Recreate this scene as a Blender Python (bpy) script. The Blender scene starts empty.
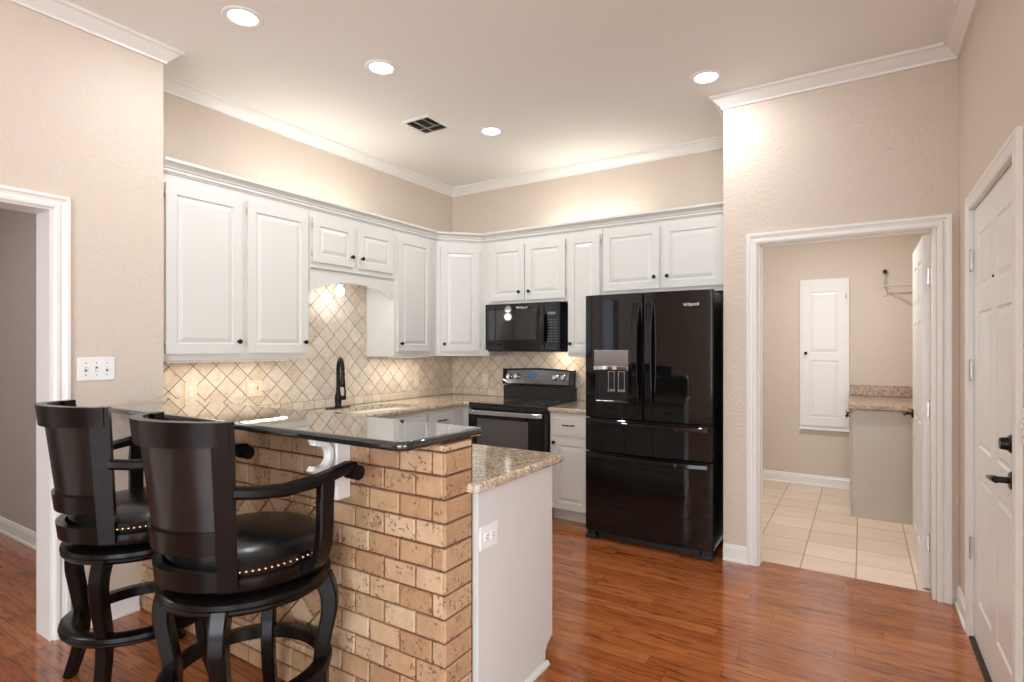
import bpy, bmesh, math, random
from mathutils import Vector, Matrix
random.seed(7)
PI = math.pi
C = bpy.context.scene.collection
SC = bpy.context.scene

# ------------------------------------------------------------------ camera
cd = bpy.data.cameras.new('camera'); cam = bpy.data.objects.new('camera', cd); C.objects.link(cam)
cam.location = (0, 0, 1.41)
cam.rotation_euler = (PI/2, 0, math.radians(32.2))
cd.sensor_width = 36; cd.lens = 556.3/1024*36
cd.shift_y = 6.3/1024
cd.clip_start = .05
SC.camera = cam
# ------------------------------------------------------------------ world, exposure
w = bpy.data.worlds.new('world'); SC.world = w; w.use_nodes = True
wb = w.node_tree.nodes['Background']
wb.inputs[0].default_value = (.78, .88, 1, 1); wb.inputs[1].default_value = 1.0
SC.view_settings.view_transform = 'Standard'; SC.view_settings.look = 'None'
SC.view_settings.gamma = 1; SC.view_settings.use_curve_mapping = False
SC.view_settings.exposure = 0.46
SC.cycles.max_bounces = 10; SC.cycles.diffuse_bounces = 6
SC.cycles.use_denoising = True
SC.cycles.sample_clamp_indirect = 6

def area(name, loc, rot, sx, sy, power, col=(1, 1, 1), shape='RECTANGLE', spread=PI, parent=None):
    l = bpy.data.lights.new(name, 'AREA'); l.shape = shape; l.size = sx; l.size_y = sy
    l.energy = power; l.color = col; l.spread = spread
    o = bpy.data.objects.new(name, l); C.objects.link(o); o.location = loc; o.rotation_euler = rot
    if parent: o.parent = parent
    return o
# area lamps added as daylight in the unseen living room and side room
area('window_daylight', (.9, -3.9, 1.6), (PI/2, 0, 0), 3.2, 2.2, 130, (.78, .89, 1))
area('window_daylight', (3.4, -1.5, 1.6), (PI/2, 0, PI/2), 2.6, 2.2, 48, (.78, .89, 1))
area('window_daylight', (-4.9, -.9, 1.5), (PI/2, 0, 0), 1.6, 1.6, 8, (.78, .89, 1))

# ------------------------------------------------------------------ node helper
def srgb(r, g, b):
    f = lambda c: (c/255/12.92 if c/255 <= .04045 else ((c/255+.055)/1.055)**2.4)
    return (f(r), f(g), f(b), 1)
class NT:
    def __init__(s, name):
        s.m = bpy.data.materials.new(name); s.m.use_nodes = True
        s.t = s.m.node_tree; s.b = s.t.nodes['Principled BSDF']
    def n(s, typ, **kw):
        nd = s.t.nodes.new(typ)
        ins = kw.pop('ins', {})
        for k, v in kw.items(): setattr(nd, k, v)
        for k, v in ins.items(): s.set(nd.inputs[k], v)
        return nd
    def set(s, inp, v):
        if isinstance(v, bpy.types.NodeSocket): s.t.links.new(v, inp)
        else: inp.default_value = v
    def math(s, op, a, b=None, c=None):
        nd = s.n('ShaderNodeMath', operation=op); s.set(nd.inputs[0], a)
        if b is not None: s.set(nd.inputs[1], b)
        if c is not None: s.set(nd.inputs[2], c)
        return nd.outputs[0]
    def mix(s, f, a, b, mode='MIX'):
        nd = s.n('ShaderNodeMix', data_type='RGBA', blend_type=mode)
        s.set(nd.inputs[0], f); s.set(nd.inputs[6], a); s.set(nd.inputs[7], b); return nd.outputs[2]
    def ramp(s, f, stops):
        nd = s.n('ShaderNodeValToRGB'); s.set(nd.inputs[0], f); e = nd.color_ramp.elements
        while len(e) < len(stops): e.new(.5)
        for el, (p, c) in zip(e, stops):
            el.position = p; el.color = c if len(c) == 4 else (*c, 1)
        return nd.outputs[0]
    def pos(s): return s.n('ShaderNodeNewGeometry').outputs['Position']
    def noise(s, vec, scale, detail=3, rough=.5, out=0):
        nd = s.n('ShaderNodeTexNoise', ins={'Scale': scale, 'Detail': detail, 'Roughness': rough})
        s.set(nd.inputs['Vector'], vec); return nd.outputs[out]
    def mapping(s, vec, scale=(1, 1, 1), loc=(0, 0, 0), rot=(0, 0, 0)):
        nd = s.n('ShaderNodeMapping'); s.set(nd.inputs[0], vec)
        nd.inputs['Scale'].default_value = scale; nd.inputs['Location'].default_value = loc
        nd.inputs['Rotation'].default_value = rot; return nd.outputs[0]
    def bump(s, h, strength, dist):
        nd = s.n('ShaderNodeBump'); s.set(nd.inputs['Height'], h)
        nd.inputs['Strength'].default_value = strength; nd.inputs['Distance'].default_value = dist
        s.t.links.new(nd.outputs[0], s.b.inputs['Normal'])
    def P(s, **kw):
        for k, v in kw.items(): s.set(s.b.inputs[k.replace('_', ' ')], v)
        return s.m

def plain(name, col, rough=.5, metal=0, coat=0, spec=None, bumpy=0, emis=None, es=0):
    t = NT(name); t.P(Base_Color=col, Roughness=rough, Metallic=metal)
    if coat: t.b.inputs['Coat Weight'].default_value = coat; t.b.inputs['Coat Roughness'].default_value = .05
    if spec is not None: t.b.inputs['Specular IOR Level'].default_value = spec
    # slight procedural unevenness of the paint
    nz = t.noise(t.pos(), 12, 2)
    t.P(Base_Color=t.mix(nz, tuple(x*.975 for x in col[:3])+(1,), col))
    if bumpy: t.bump(t.noise(t.pos(), 220, 3), bumpy, .001)
    if emis: t.P(Emission_Color=emis, Emission_Strength=es)
    return t.m

def wall_mat(name, col):
    t = NT(name); p = t.pos()
    v = t.noise(p, 1.2, 2)
    c = t.mix(v, tuple(x*.97 for x in col[:3])+(1,), col)
    a = t.noise(p, 85, 3, .6)
    b = t.ramp(t.noise(p, 42, 2), [(.42, (0, 0, 0)), (.6, (1, 1, 1))])
    h = t.math('MULTIPLY_ADD', b, .6, a)
    t.P(Base_Color=c, Roughness=.45); t.b.inputs['Specular IOR Level'].default_value = .4
    t.bump(h, .55, .0035); return t.m

M = {}
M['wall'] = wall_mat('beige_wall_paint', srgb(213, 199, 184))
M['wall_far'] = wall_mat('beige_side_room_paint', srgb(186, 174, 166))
t = NT('ceiling_paint'); t.P(Base_Color=srgb(240, 240, 236), Roughness=.8)
t.bump(t.noise(t.pos(), 45, 3), .25, .003); M['ceiling'] = t.m
M['trim'] = plain('white_gloss_trim_paint', srgb(236, 234, 229), .28)
M['cab'] = plain('off_white_cabinet_paint', srgb(216, 215, 209), .35)
M['cabwarm'] = plain('pale_grey_panel_paint', srgb(217, 216, 213), .4)
M['greige'] = plain('greige_cabinet_paint', srgb(196, 187, 176), .4)
M['door'] = plain('white_door_paint', srgb(233, 232, 229), .33)
M['black'] = plain('gloss_black_appliance', (.004, .004, .0045, 1), .05)
M['blackplastic'] = plain('black_plastic', (.012, .012, .013, 1), .28)
M['rubber'] = plain('black_rubber', (.01, .01, .01, 1), .6)
M['glassblack'] = plain('black_glass', (.008, .009, .011, 1), .03, coat=1)
M['ovenglass'] = plain('smoked_oven_glass', (.085, .082, .08, 1), .05, coat=1)
M['steel'] = plain('brushed_steel', (.62, .62, .63, 1), .22, 1)
M['darksteel'] = plain('black_stainless', (.16, .165, .18, 1), .24, 1)
M['smokedsteel'] = plain('smoked_steel', (.34, .34, .35, 1), .2, 1)
M['bronze'] = plain('oil_rubbed_bronze', (.016, .013, .012, 1), .3, .6)
M['nail'] = plain('antique_nailhead', (.75, .6, .42, 1), .22, 1)
M['white'] = plain('white_plastic', srgb(240, 240, 238), .3)
M['slotgrey'] = plain('outlet_slot_grey', srgb(95, 92, 88), .5)
M['almond'] = plain('almond_plastic', srgb(230, 216, 190), .35)
M['sink'] = plain('white_enamel', srgb(244, 244, 242), .12, coat=.5)
M['hinge'] = plain('satin_nickel', (.55, .53, .5, 1), .3, 1)
M['ventdark'] = plain('vent_dark', (.03, .028, .025, 1), .8)
M['rodwire'] = plain('white_coated_rod', srgb(206, 197, 186), .3)
M['blue'] = plain('pale_blue_glass', srgb(120, 170, 205), .2)
M['lamp'] = plain('lit_lamp_lens', (1, 1, 1, 1), .5, emis=(1, .99, .97, 1), es=9)
M['bulb'] = plain('lit_bulb', (1, 1, 1, 1), .5, emis=(1, .96, .88, 1), es=8)
M['led'] = plain('lit_led_strip', (1, 1, 1, 1), .5, emis=(1, .9, .72, 1), es=5)
M['lcd'] = plain('lit_display', (.02, .05, .1, 1), .2, emis=(.2, .45, .75, 1), es=.12)
M['keys'] = plain('grey_key_print', srgb(120, 120, 122), .4)
M['logo'] = plain('silver_lettering', srgb(240, 240, 240), .5)
M['mirror'] = plain('chrome', (.8, .8, .8, 1), .08, 1)
M['daypane'] = plain('daylit_window_pane', (1, 1, 1, 1), .3, emis=(.88, .94, 1, 1), es=2.2)  # glowing surface for the added windows behind the camera

# espresso wood of the stools
t = NT('espresso_wood'); p = t.n('ShaderNodeTexCoord').outputs['Object']
g = t.noise(t.mapping(p, (60, 60, 6)), 1, 4)
t.P(Base_Color=t.mix(g, (.003, .0024, .0022, 1), (.007, .005, .0042, 1)), Roughness=.27, Specular_IOR_Level=.2)
t.b.inputs['Coat Weight'].default_value = .08; t.b.inputs['Coat Roughness'].default_value = .1
M['espresso'] = t.m
t = NT('black_leather'); p = t.n('ShaderNodeTexCoord').outputs['Object']
v = t.n('ShaderNodeTexVoronoi', ins={'Scale': 260}); t.set(v.inputs['Vector'], p)
t.P(Base_Color=(.006, .0055, .0055, 1), Roughness=.25); t.bump(v.outputs[0], .12, .0006)
M['leather'] = t.m

# hardwood floor: boards run along X
t = NT('red_oak_boards'); p = t.pos()
sx = t.n('ShaderNodeSeparateXYZ'); t.set(sx.inputs[0], p)
row = t.math('FLOOR', t.math('DIVIDE', sx.outputs[1], .083))
wn = t.n('ShaderNodeTexWhiteNoise', noise_dimensions='1D'); t.set(wn.inputs['W'], row)
xs = t.math('MULTIPLY_ADD', wn.outputs[0], 3.7, sx.outputs[0])
colx = t.math('DIVIDE', xs, .95)
cid = t.math('FLOOR', colx)
cv = t.n('ShaderNodeCombineXYZ'); t.set(cv.inputs[0], row); t.set(cv.inputs[1], cid)
wn2 = t.n('ShaderNodeTexWhiteNoise', noise_dimensions='2D'); t.set(wn2.inputs['Vector'], cv.outputs[0])
rnd = wn2.outputs[0]
off = t.n('ShaderNodeVectorMath', operation='MULTIPLY_ADD'); t.set(off.inputs[0], wn2.outputs[1])
off.inputs[1].default_value = (9, 9, 9); t.set(off.inputs[2], p)
g1 = t.noise(t.mapping(off.outputs[0], (5, 48, 1)), 1, 5, .62)
g2 = t.noise(t.mapping(off.outputs[0], (11, 150, 1)), 1, 3, .6)
base = t.ramp(rnd, [(0, srgb(154, 84, 42)), (.35, srgb(172, 98, 50)), (.7, srgb(186, 112, 60)), (1, srgb(160, 88, 44))])
dark = t.ramp(g1, [(.32, (.36, .27, .23)), (.5, (1, 1, 1)), (.72, (1.0, 1.0, 1.0))])
c = t.mix(.85, base, dark, 'MULTIPLY')
c = t.mix(.5, c, t.ramp(g2, [(.33, (.3, .24, .22)), (.52, (1, 1, 1))]), 'MULTIPLY')
fy = t.math('FRACT', t.math('DIVIDE', sx.outputs[1], .083)); fx = t.math('FRACT', colx)
ey = t.math('LESS_THAN', t.math('ABSOLUTE', t.math('SUBTRACT', fy, .5)), .478)
ex = t.math('LESS_THAN', t.math('ABSOLUTE', t.math('SUBTRACT', fx, .5)), .4985)
gap = t.math('MULTIPLY', ex, ey)
c = t.mix(gap, t.mix(.55, c, (.03, .01, .005, 1)), c)
t.P(Base_Color=c, Roughness=t.math('MULTIPLY_ADD', g2, .10, .12))
t.b.inputs['Coat Weight'].default_value = .5; t.b.inputs['Coat Roughness'].default_value = .07
t.bump(t.math('MULTIPLY_ADD', g1, .25, gap), .12, .0015); M['wood'] = t.m

# laundry tile floor
t = NT('cream_floor_tile'); p = t.pos()
br = t.n('ShaderNodeTexBrick', offset=0.0, squash=1.0)
t.set(br.inputs['Vector'], t.mapping(p, loc=(.0330, -.01, 0)))
for k, v in {'Scale': 1, 'Mortar Size': .004, 'Mortar Smooth': .1, 'Bias': 0, 'Brick Width': .303, 'Row Height': .303}.items(): br.inputs[k].default_value = v
br.inputs['Color1'].default_value = srgb(224, 202, 182); br.inputs['Color2'].default_value = srgb(236, 218, 200)
br.inputs['Mortar'].default_value = srgb(180, 140, 108)
n1 = t.noise(t.mapping(p, (3, 14, 1)), 1, 4)
t.P(Base_Color=t.mix(.5, br.outputs[0], t.ramp(n1, [(.3, (.86, .80, .74)), (.65, (1, 1, 1))]), 'MULTIPLY'), Roughness=.3)
t.bump(t.math('SUBTRACT', 1, br.outputs[1]), .3, .002); M['floortile'] = t.m

# granites
def granite(name, stops, sc, dots, rough=.07):
    t = NT(name); p = t.pos()
    a = t.noise(p, sc, 6, .75)
    b = t.noise(p, sc*2.6, 4, .7)
    c = t.ramp(a, stops)
    c = t.mix(t.ramp(b, [(.53, (0, 0, 0)), (.6, (1, 1, 1))]), c, dots)
    sp = t.noise(p, sc*5, 2, .6)
    c = t.mix(t.ramp(sp, [(.62, (0, 0, 0)), (.66, (1, 1, 1))]), c, (.03, .022, .018, 1))
    t.P(Base_Color=c, Roughness=rough); t.b.inputs['Coat Weight'].default_value = .3 if rough < .1 else 0
    return t.m
M['granite'] = granite('cream_speckled_granite', [(.3, srgb(134, 104, 80)), (.42, srgb(186, 162, 136)), (.5, srgb(206, 190, 166)), (.62, srgb(226, 216, 198))], 36, srgb(150, 112, 82))
M['granitedark'] = granite('brown_speckled_granite', [(.3, srgb(96, 66, 50)), (.45, srgb(160, 128, 104)), (.55, srgb(196, 172, 148)), (.7, srgb(214, 196, 176))], 40, srgb(120, 88, 70), .3)
t = NT('black_green_granite'); p = t.pos()
t.P(Base_Color=t.mix(t.ramp(t.noise(p, 190, 3, .7), [(.5, (0, 0, 0)), (.7, (1, 1, 1))]), (.010, .012, .0115, 1), (.04, .046, .044, 1)), Roughness=.035)
t.b.inputs['Coat Weight'].default_value = 1; t.b.inputs['Coat Roughness'].default_value = .02
M['bargranite'] = t.m

# travertine: per-tile shade from the 'tint' attribute, pits and veins procedural
def travertine(name, stops, pit, bumpd):
    t = NT(name); p = t.pos()
    at = t.n('ShaderNodeAttribute', attribute_name='tint').outputs['Fac']
    vv = t.n('ShaderNodeVectorMath', operation='ADD'); t.set(vv.inputs[0], p)
    cx = t.n('ShaderNodeCombineXYZ'); t.set(cx.inputs[0], t.math('MULTIPLY', at, 37.0)); t.set(cx.inputs[2], t.math('MULTIPLY', at, 11.0))
    t.set(vv.inputs[1], cx.outputs[0])
    c = t.ramp(at, stops)
    n = t.noise(vv.outputs[0], 26, 4, .6)
    c = t.mix(.55, c, t.ramp(n, [(.3, (.78, .72, .66)), (.6, (1, 1, 1))]), 'MULTIPLY')
    pt = t.noise(vv.outputs[0], 75, 3, .65); big = t.noise(vv.outputs[0], 14, 2)
    msk = t.math('MULTIPLY', t.ramp(pt, [(.555, (0, 0, 0)), (.61, (1, 1, 1))]), t.ramp(big, [(.46, (0, 0, 0)), (.56, (1, 1, 1))]))
    c = t.mix(t.math('MULTIPLY', msk, pit), c, srgb(98, 62, 40))
    t.P(Base_Color=c, Roughness=.5)
    t.bump(t.math('SUBTRACT', n, t.math('MULTIPLY', msk, 1.5)), .5, bumpd); return t.m
M['brick'] = travertine('tumbled_travertine_brick', [(0, srgb(172, 135, 100)), (.4, srgb(192, 158, 122)), (.75, srgb(206, 178, 144)), (1, srgb(182, 150, 116))], .8, .003)
M['splash'] = travertine('cream_travertine_tile', [(0, srgb(212, 197, 178)), (.4, srgb(223, 211, 194)), (.75, srgb(230, 220, 205)), (1, srgb(216, 202, 184))], .35, .0015)
M['brickgrout'] = plain('brown_grout', srgb(112, 74, 52), .85)
M['grout'] = plain('tan_grout', srgb(118, 94, 72), .85)

# ------------------------------------------------------------------ mesh builder
MATS = {}          # object name -> world matrix of its thing
class MB:
    def __init__(s): s.bm = bmesh.new(); s.tint = s.bm.faces.layers.float.new('tint'); s.x = Matrix.Identity(4)
    def _add(s, bm2, mat=None):
        me = bpy.data.meshes.new('tmp'); 
        bm2.transform(s.x if mat is None else s.x @ mat); bm2.to_mesh(me); bm2.free()
        n0 = len(s.bm.faces); s.bm.from_mesh(me); bpy.data.meshes.remove(me); return n0
    def box(s, x0, x1, y0, y1, z0, z1, bev=0, seg=1, mat=None, smooth=False):
        b = bmesh.new(); bmesh.ops.create_cube(b, size=1)
        for v in b.verts: v.co = Vector(((x0+x1)/2+v.co.x*abs(x1-x0), (y0+y1)/2+v.co.y*abs(y1-y0), (z0+z1)/2+v.co.z*abs(z1-z0)))
        if bev:
            bmesh.ops.bevel(b, geom=b.edges[:], offset=bev, segments=seg, profile=.5, affect='EDGES')
        if smooth:
            for f in b.faces: f.smooth = True
        s._add(b, mat); return s
    def prism(s, pts, lo, hi, axis='Z', bev=0, seg=2, mat=None, only_top=False):
        """extrude a 2-D polygon (ccw) along axis"""
        b = bmesh.new()
        def mk(p, h):
            return {'Z': (p[0], p[1], h), 'Y': (p[0], h, p[1]), 'X': (h, p[0], p[1])}[axis]
        a = [b.verts.new(mk(p, lo)) for p in pts]; c = [b.verts.new(mk(p, hi)) for p in pts]
        n = len(pts)
        b.faces.new(a[::-1]); b.faces.new(c)
        for i in range(n): b.faces.new((a[i], a[(i+1) % n], c[(i+1) % n], c[i]))
        bmesh.ops.recalc_face_normals(b, faces=b.faces)
        if bev:
            es = [e for e in b.edges if all(v in c or v in a for v in e.verts) and (set(e.verts) <= set(a) or set(e.verts) <= set(c))]
            bmesh.ops.bevel(b, geom=es, offset=bev, segments=seg, profile=.5, affect='EDGES')
        s._add(b, mat); return s
    def rings(s, rings, cap0=True, cap1=True, smooth=True, closed=False, mat=None, wrap=True):
        """loft a list of equal-length point rings"""
        b = bmesh.new(); R = [[b.verts.new(p) for p in r] for r in rings]; n = len(R[0])
        m = len(R)
        for i in range(m if closed else m-1):
            A, B = R[i], R[(i+1) % m]
            for j in range(n if wrap else n-1):
                try:
                    f = b.faces.new((A[j], A[(j+1) % n], B[(j+1) % n], B[j])); f.smooth = smooth
                except ValueError: pass
        if not closed and wrap:
            if cap0: b.faces.new(R[0][::-1])
            if cap1: b.faces.new(R[-1])
        bmesh.ops.recalc_face_normals(b, faces=b.faces)
        s._add(b, mat); return s
    def lathe(s, prof, c=(0, 0, 0), seg=32, mat=None, closed=False, smooth=True):
        """prof: (r, z) list"""
        rr = [[(c[0]+max(r, 1e-5)*math.cos(2*PI*k/seg), c[1]+max(r, 1e-5)*math.sin(2*PI*k/seg), c[2]+z) for k in range(seg)] for r, z in prof]
        return s.rings(rr, closed=closed, mat=mat, smooth=smooth)
    def cyl(s, p0, p1, r, r1=None, seg=16, smooth=True):
        p0, p1 = Vector(p0), Vector(p1); d = (p1-p0).normalized()
        u = d.orthogonal().normalized(); v = d.cross(u); r1 = r if r1 is None else r1
        mk = lambda p, q: [tuple(p+q*(math.cos(2*PI*k/seg)*u+math.sin(2*PI*k/seg)*v)) for k in range(seg)]
        return s.rings([mk(p0, r), mk(p1, r1)], smooth=smooth)
    def tube(s, pts, r, seg=12, up=None):
        pts = [Vector(p) for p in pts]; n = len(pts); rs = r if isinstance(r, (list, tuple)) else [r]*n
        u = None; rr = []
        for i, p in enumerate(pts):
            d = (pts[min(i+1, n-1)]-pts[max(i-1, 0)]).normalized()
            u = d.orthogonal().normalized() if u is None else (u-u.dot(d)*d).normalized()
            v = d.cross(u)
            rr.append([tuple(p+rs[i]*(math.cos(2*PI*k/seg)*u+math.sin(2*PI*k/seg)*v)) for k in range(seg)])
        return s.rings(rr)
    def ribbon(s, pts, w, t_, wdir, ch=.2):
        """sweep a chamfered rectangle: half-width along wdir(i), half-thick across"""
        pts = [Vector(p) for p in pts]; n = len(pts); rr = []
        for i, p in enumerate(pts):
            d = (pts[min(i+1, n-1)]-pts[max(i-1, 0)]).normalized()
            a = Vector(wdir(i) if callable(wdir) else wdir); a = (a-a.dot(d)*d).normalized(); b = d.cross(a)
            ww = w(i) if callable(w) else w; tt = t_(i) if callable(t_) else t_
            c = min(ww, tt)*ch
            sec = [(ww-c, tt), (-ww+c, tt), (-ww, tt-c), (-ww, -tt+c), (-ww+c, -tt), (ww-c, -tt), (ww, -tt+c), (ww, tt-c)]
            rr.append([tuple(p+x*a+y*b) for x, y in sec])
        return s.rings(rr)
    def sweep(s, path, prof, normal=(0, 0, 1), closed=False, flip=1):
        """sweep profile [(a, b)] along a planar polyline with mitres; a is sideways, b along normal"""
        n = Vector(normal); P = [Vector(p) for p in path]; m = len(P); rr = []
        for i, p in enumerate(P):
            d0 = (p-P[i-1]).normalized() if (i > 0 or closed) else None
            d1 = (P[(i+1) % m]-p).normalized() if (i < m-1 or closed) else None
            s0 = n.cross(d0)*flip if d0 else None; s1 = n.cross(d1)*flip if d1 else None
            if s0 is None: sd, k = s1, 1
            elif s1 is None: sd, k = s0, 1
            else:
                sd = (s0+s1).normalized(); k = 1/max(sd.dot(s0), .2)
            rr.append([tuple(p+sd*k*a+n*b) for a, b in prof])
        return s.rings(rr, smooth=False, closed=closed)
    def sphere(s, c, r, sz=1, seg=16):
        b = bmesh.new(); bmesh.ops.create_uvsphere(b, u_segments=seg, v_segments=max(seg//2, 6), radius=r)
        for f in b.faces: f.smooth = True
        for v in b.verts: v.co = Vector((v.co.x+c[0], v.co.y+c[1], v.co.z*sz+c[2]))
        s._add(b); return s
    def tile(s, poly, plane, depth, bev=.0012):
        """raised bevelled tile; poly = 2-D pts, plane(u, v, d) -> xyz"""
        n = len(poly); cx = sum(p[0] for p in poly)/n; cy = sum(p[1] for p in poly)/n
        def ins(k): 
            out = []
            for p in poly:
                L = math.hypot(p[0]-cx, p[1]-cy) or 1; q = max(0, 1-k/L); out.append((cx+(p[0]-cx)*q, cy+(p[1]-cy)*q))
            return out
        vs = [[s.bm.verts.new(plane(u, v, d)) for u, v in pp] for pp, d in ((poly, 0), (poly, depth-bev), (ins(bev*1.6), depth))]
        tv = random.random(); fs = []
        for A, B in zip(vs, vs[1:]):
            for j in range(n): fs.append(s.bm.faces.new((A[j], A[(j+1) % n], B[(j+1) % n], B[j])))
        fs.append(s.bm.faces.new(vs[-1]))
        for f in fs: f[s.tint] = tv
        return s
    def build(s, name, mat, parent=None, kind=None, auto=True, fixn=False):
        if fixn: bmesh.ops.recalc_face_normals(s.bm, faces=s.bm.faces)
        for e in s.bm.edges:
            if len(e.link_faces) == 2 and e.calc_face_angle(0) > math.radians(38): e.smooth = False
        me = bpy.data.meshes.new(name); o = bpy.data.objects.new(name, me); C.objects.link(o)
        if parent is not None:
            mw = MATS[parent.name]; s.bm.transform(mw.inverted()); MATS[o.name] = mw; o.parent = parent
        else:
            vs = [v.co for v in s.bm.verts]
            lo = [min(v[i] for v in vs) for i in range(3)]; hi = [max(v[i] for v in vs) for i in range(3)]
            c = Vector(((lo[0]+hi[0])/2, (lo[1]+hi[1])/2, lo[2]))
            s.bm.transform(Matrix.Translation(-c)); o.location = c; MATS[o.name] = Matrix.Translation(c)
        s.bm.to_mesh(me); s.bm.free(); me.materials.append(M[mat])
        if kind: o['kind'] = kind
        return o
def tag(o, label=None, cat=None, group=None):
    if label: o['label'] = label
    if cat: o['category'] = cat
    if group: o['group'] = group
    return o
def thing(name, label, cat, loc=(0, 0, 0), rz=0, group=None):
    o = bpy.data.objects.new(name, None); C.objects.link(o); o.location = loc; o.rotation_euler = (0, 0, rz)
    o.empty_display_size = .1
    MATS[o.name] = Matrix.Translation(loc) @ Matrix.Rotation(rz, 4, 'Z'); return tag(o, label, cat, group)
def structure(name, mb, mat, parent=None): return mb.build(name, mat, parent, kind='structure' if parent is None else None)
def dup(root, loc, rz, label=None):
    def cp(o, par):
        c = o.copy(); C.objects.link(c)
        if par: c.parent = par
        for ch in [k for k in bpy.data.objects if k.parent == o and k not in made]:
            made.add(c); cp(ch, c)
        return c
    made = set(); r = cp(root, None); r.location = loc; r.rotation_euler = (0, 0, rz)
    if label: r['label'] = label
    return r
def frame(o, xdir, zdir=(0, 0, 1)):
    """matrix of a face plate: local x = width to the right, z = up, -y = out of the face"""
    x = Vector(xdir).normalized(); z = Vector(zdir); y = z.cross(x)
    m = Matrix((x, y, z)).transposed().to_4x4(); m.translation = Vector(o); return m

# ------------------------------------------------------------------ constants of the place
XK, YB = -3.665, 4.635           # kitchen left wall, back wall
XN, YN = -3.30, 1.59             # near left wall and where it ends
XR = .45                         # right wall
XS, YD = -.783, 3.885            # corner beside the fridge, wall with the laundry doorway
H = 3.07

# ------------------------------------------------------------------ setting
def slab(name, mat, *b): return structure(name, MB().box(*b), mat)
slab('floor', 'wood', -6.2, 3.6, -4.1, 4.0, -.06, 0)
b = MB().box(-3.8, -1.0+.2, 4.0, 4.8, -.06, 0); structure('floor_under_cabinets', b, 'wood')
b = MB(); b.box(XS+.01, .8, 3.985, YB+.1, -.05, .003); b.box(-1.2, .8, YB+.1, 6.6, -.05, .003); structure('floor_laundry', b, 'floortile')
slab('ceiling', 'ceiling', -3.8, 3.6, -4.1, 4.8, H, H+.1)
slab('ceiling_laundry', 'ceiling', XS+.01, .8, 4.0, 6.6, 2.75, 2.85)
slab('ceiling_side_room', 'ceiling', -6.2, -3.46, -1.1, 1.6, 2.75, 2.85)
# left near wall with the door opening (Y .2 .. 1.10), runs to the end at YN
b = MB(); b.box(-3.46, XN, 1.09, YN, 0, H); b.box(-3.46, XN, .2, 1.09, 2.085, H); b.box(-3.46, XN, -4.1, .2, 0, H)
b.box(XK, -3.46, YN-.12, YN, 0, H)
structure('wall_left', b, 'wall')
slab('wall_left_kitchen', 'wall', XK-.14, XK, YN-.12, YB+.14, 0, H)
slab('wall_back', 'wall', XK, XS, YB, YB+.14, 0, H)
b = MB(); b.box(XS, -.568, YD, 4.0, 0, H); b.box(-.568, .345, YD, 4.0, 2.085, H); b.box(.345, XR, YD, 4.0, 0, H)
b.box(XS, XS+.085, 4.0, YB+.14, 0, H)
structure('wall_laundry_side', b, 'wall')
b = MB(); b.box(XR, XR+.14, 3.475, 4.0, 0, H); b.box(XR, XR+.14, 2.525, 3.475, 2.085, H); b.box(XR, XR+.14, 1.0, 2.525, 0, H)
structure('wall_right', b, 'wall')
slab('wall_right_rear', 'wall', XR+.14, 3.6, 1.0, 1.14, 0, H)
b = MB(); b.box(3.5, 3.64, -4.1, 1.14, 0, .5); b.box(3.5, 3.64, -4.1, 1.14, 2.7, H); b.box(3.5, 3.64, -.2, 1.14, .5, 2.7); b.box(3.5, 3.64, -4.1, -2.8, .5, 2.7)
structure('wall_right_living', b, 'wall')
b = MB(); b.box(-3.46, 3.64, -4.2, -4.05, 0, .5); b.box(-3.46, 3.64, -4.2, -4.05, 2.7, H); b.box(-3.46, -.7, -4.2, -4.05, .5, 2.7); b.box(2.5, 3.64, -4.2, -4.05, .5, 2.7)
structure('wall_rear', b, 'wall')
# laundry shell
slab('wall_laundry_back', 'wall', -1.2, .8, 6.45, 6.6, 0, 2.8)
slab('wall_laundry_left', 'wall', -1.2, -1.06, YB+.14, 6.45, 0, 2.8)
slab('wall_laundry_right', 'wall', .56, .7, 4.0, 6.45, 0, 2.8)
# side room
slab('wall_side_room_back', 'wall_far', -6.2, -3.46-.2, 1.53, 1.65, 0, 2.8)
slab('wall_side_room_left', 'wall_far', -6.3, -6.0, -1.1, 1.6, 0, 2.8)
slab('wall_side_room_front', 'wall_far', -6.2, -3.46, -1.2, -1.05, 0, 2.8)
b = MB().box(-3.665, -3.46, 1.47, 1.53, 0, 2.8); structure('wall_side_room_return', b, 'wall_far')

# unseen windows with glowing panes, added behind the camera to light the room
def window(n, o, xd, w_, h_):
    f = frame(o, xd); r = MB(); r.x = f
    prof = [(0, 0), (.07, 0), (.07, .02), (0, .03)]
    r.box(-w_/2-.07, w_/2+.07, -.03, 0, -.07, 0); r.box(-w_/2-.07, w_/2+.07, -.03, 0, h_, h_+.07)
    r.box(-w_/2-.07, -w_/2, -.03, 0, 0, h_); r.box(w_/2, w_/2+.07, -.03, 0, 0, h_)
    for k in (-1, 1): r.box(k*w_/6-.02, k*w_/6+.02, 0, .04, 0, h_)
    r.box(-w_/2, w_/2, 0, .04, h_/2-.02, h_/2+.02)
    o1 = structure('window_%d' % n, r, 'trim')
    g = MB(); g.x = f; g.box(-w_/2, w_/2, .05, .06, 0, h_); g.build('pane', 'daypane', o1)
window(1, (.9, -4.05, .5), (-1, 0, 0), 3.2, 2.2)
window(2, (3.5, -1.5, .5), (0, -1, 0), 2.6, 2.2)

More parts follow.
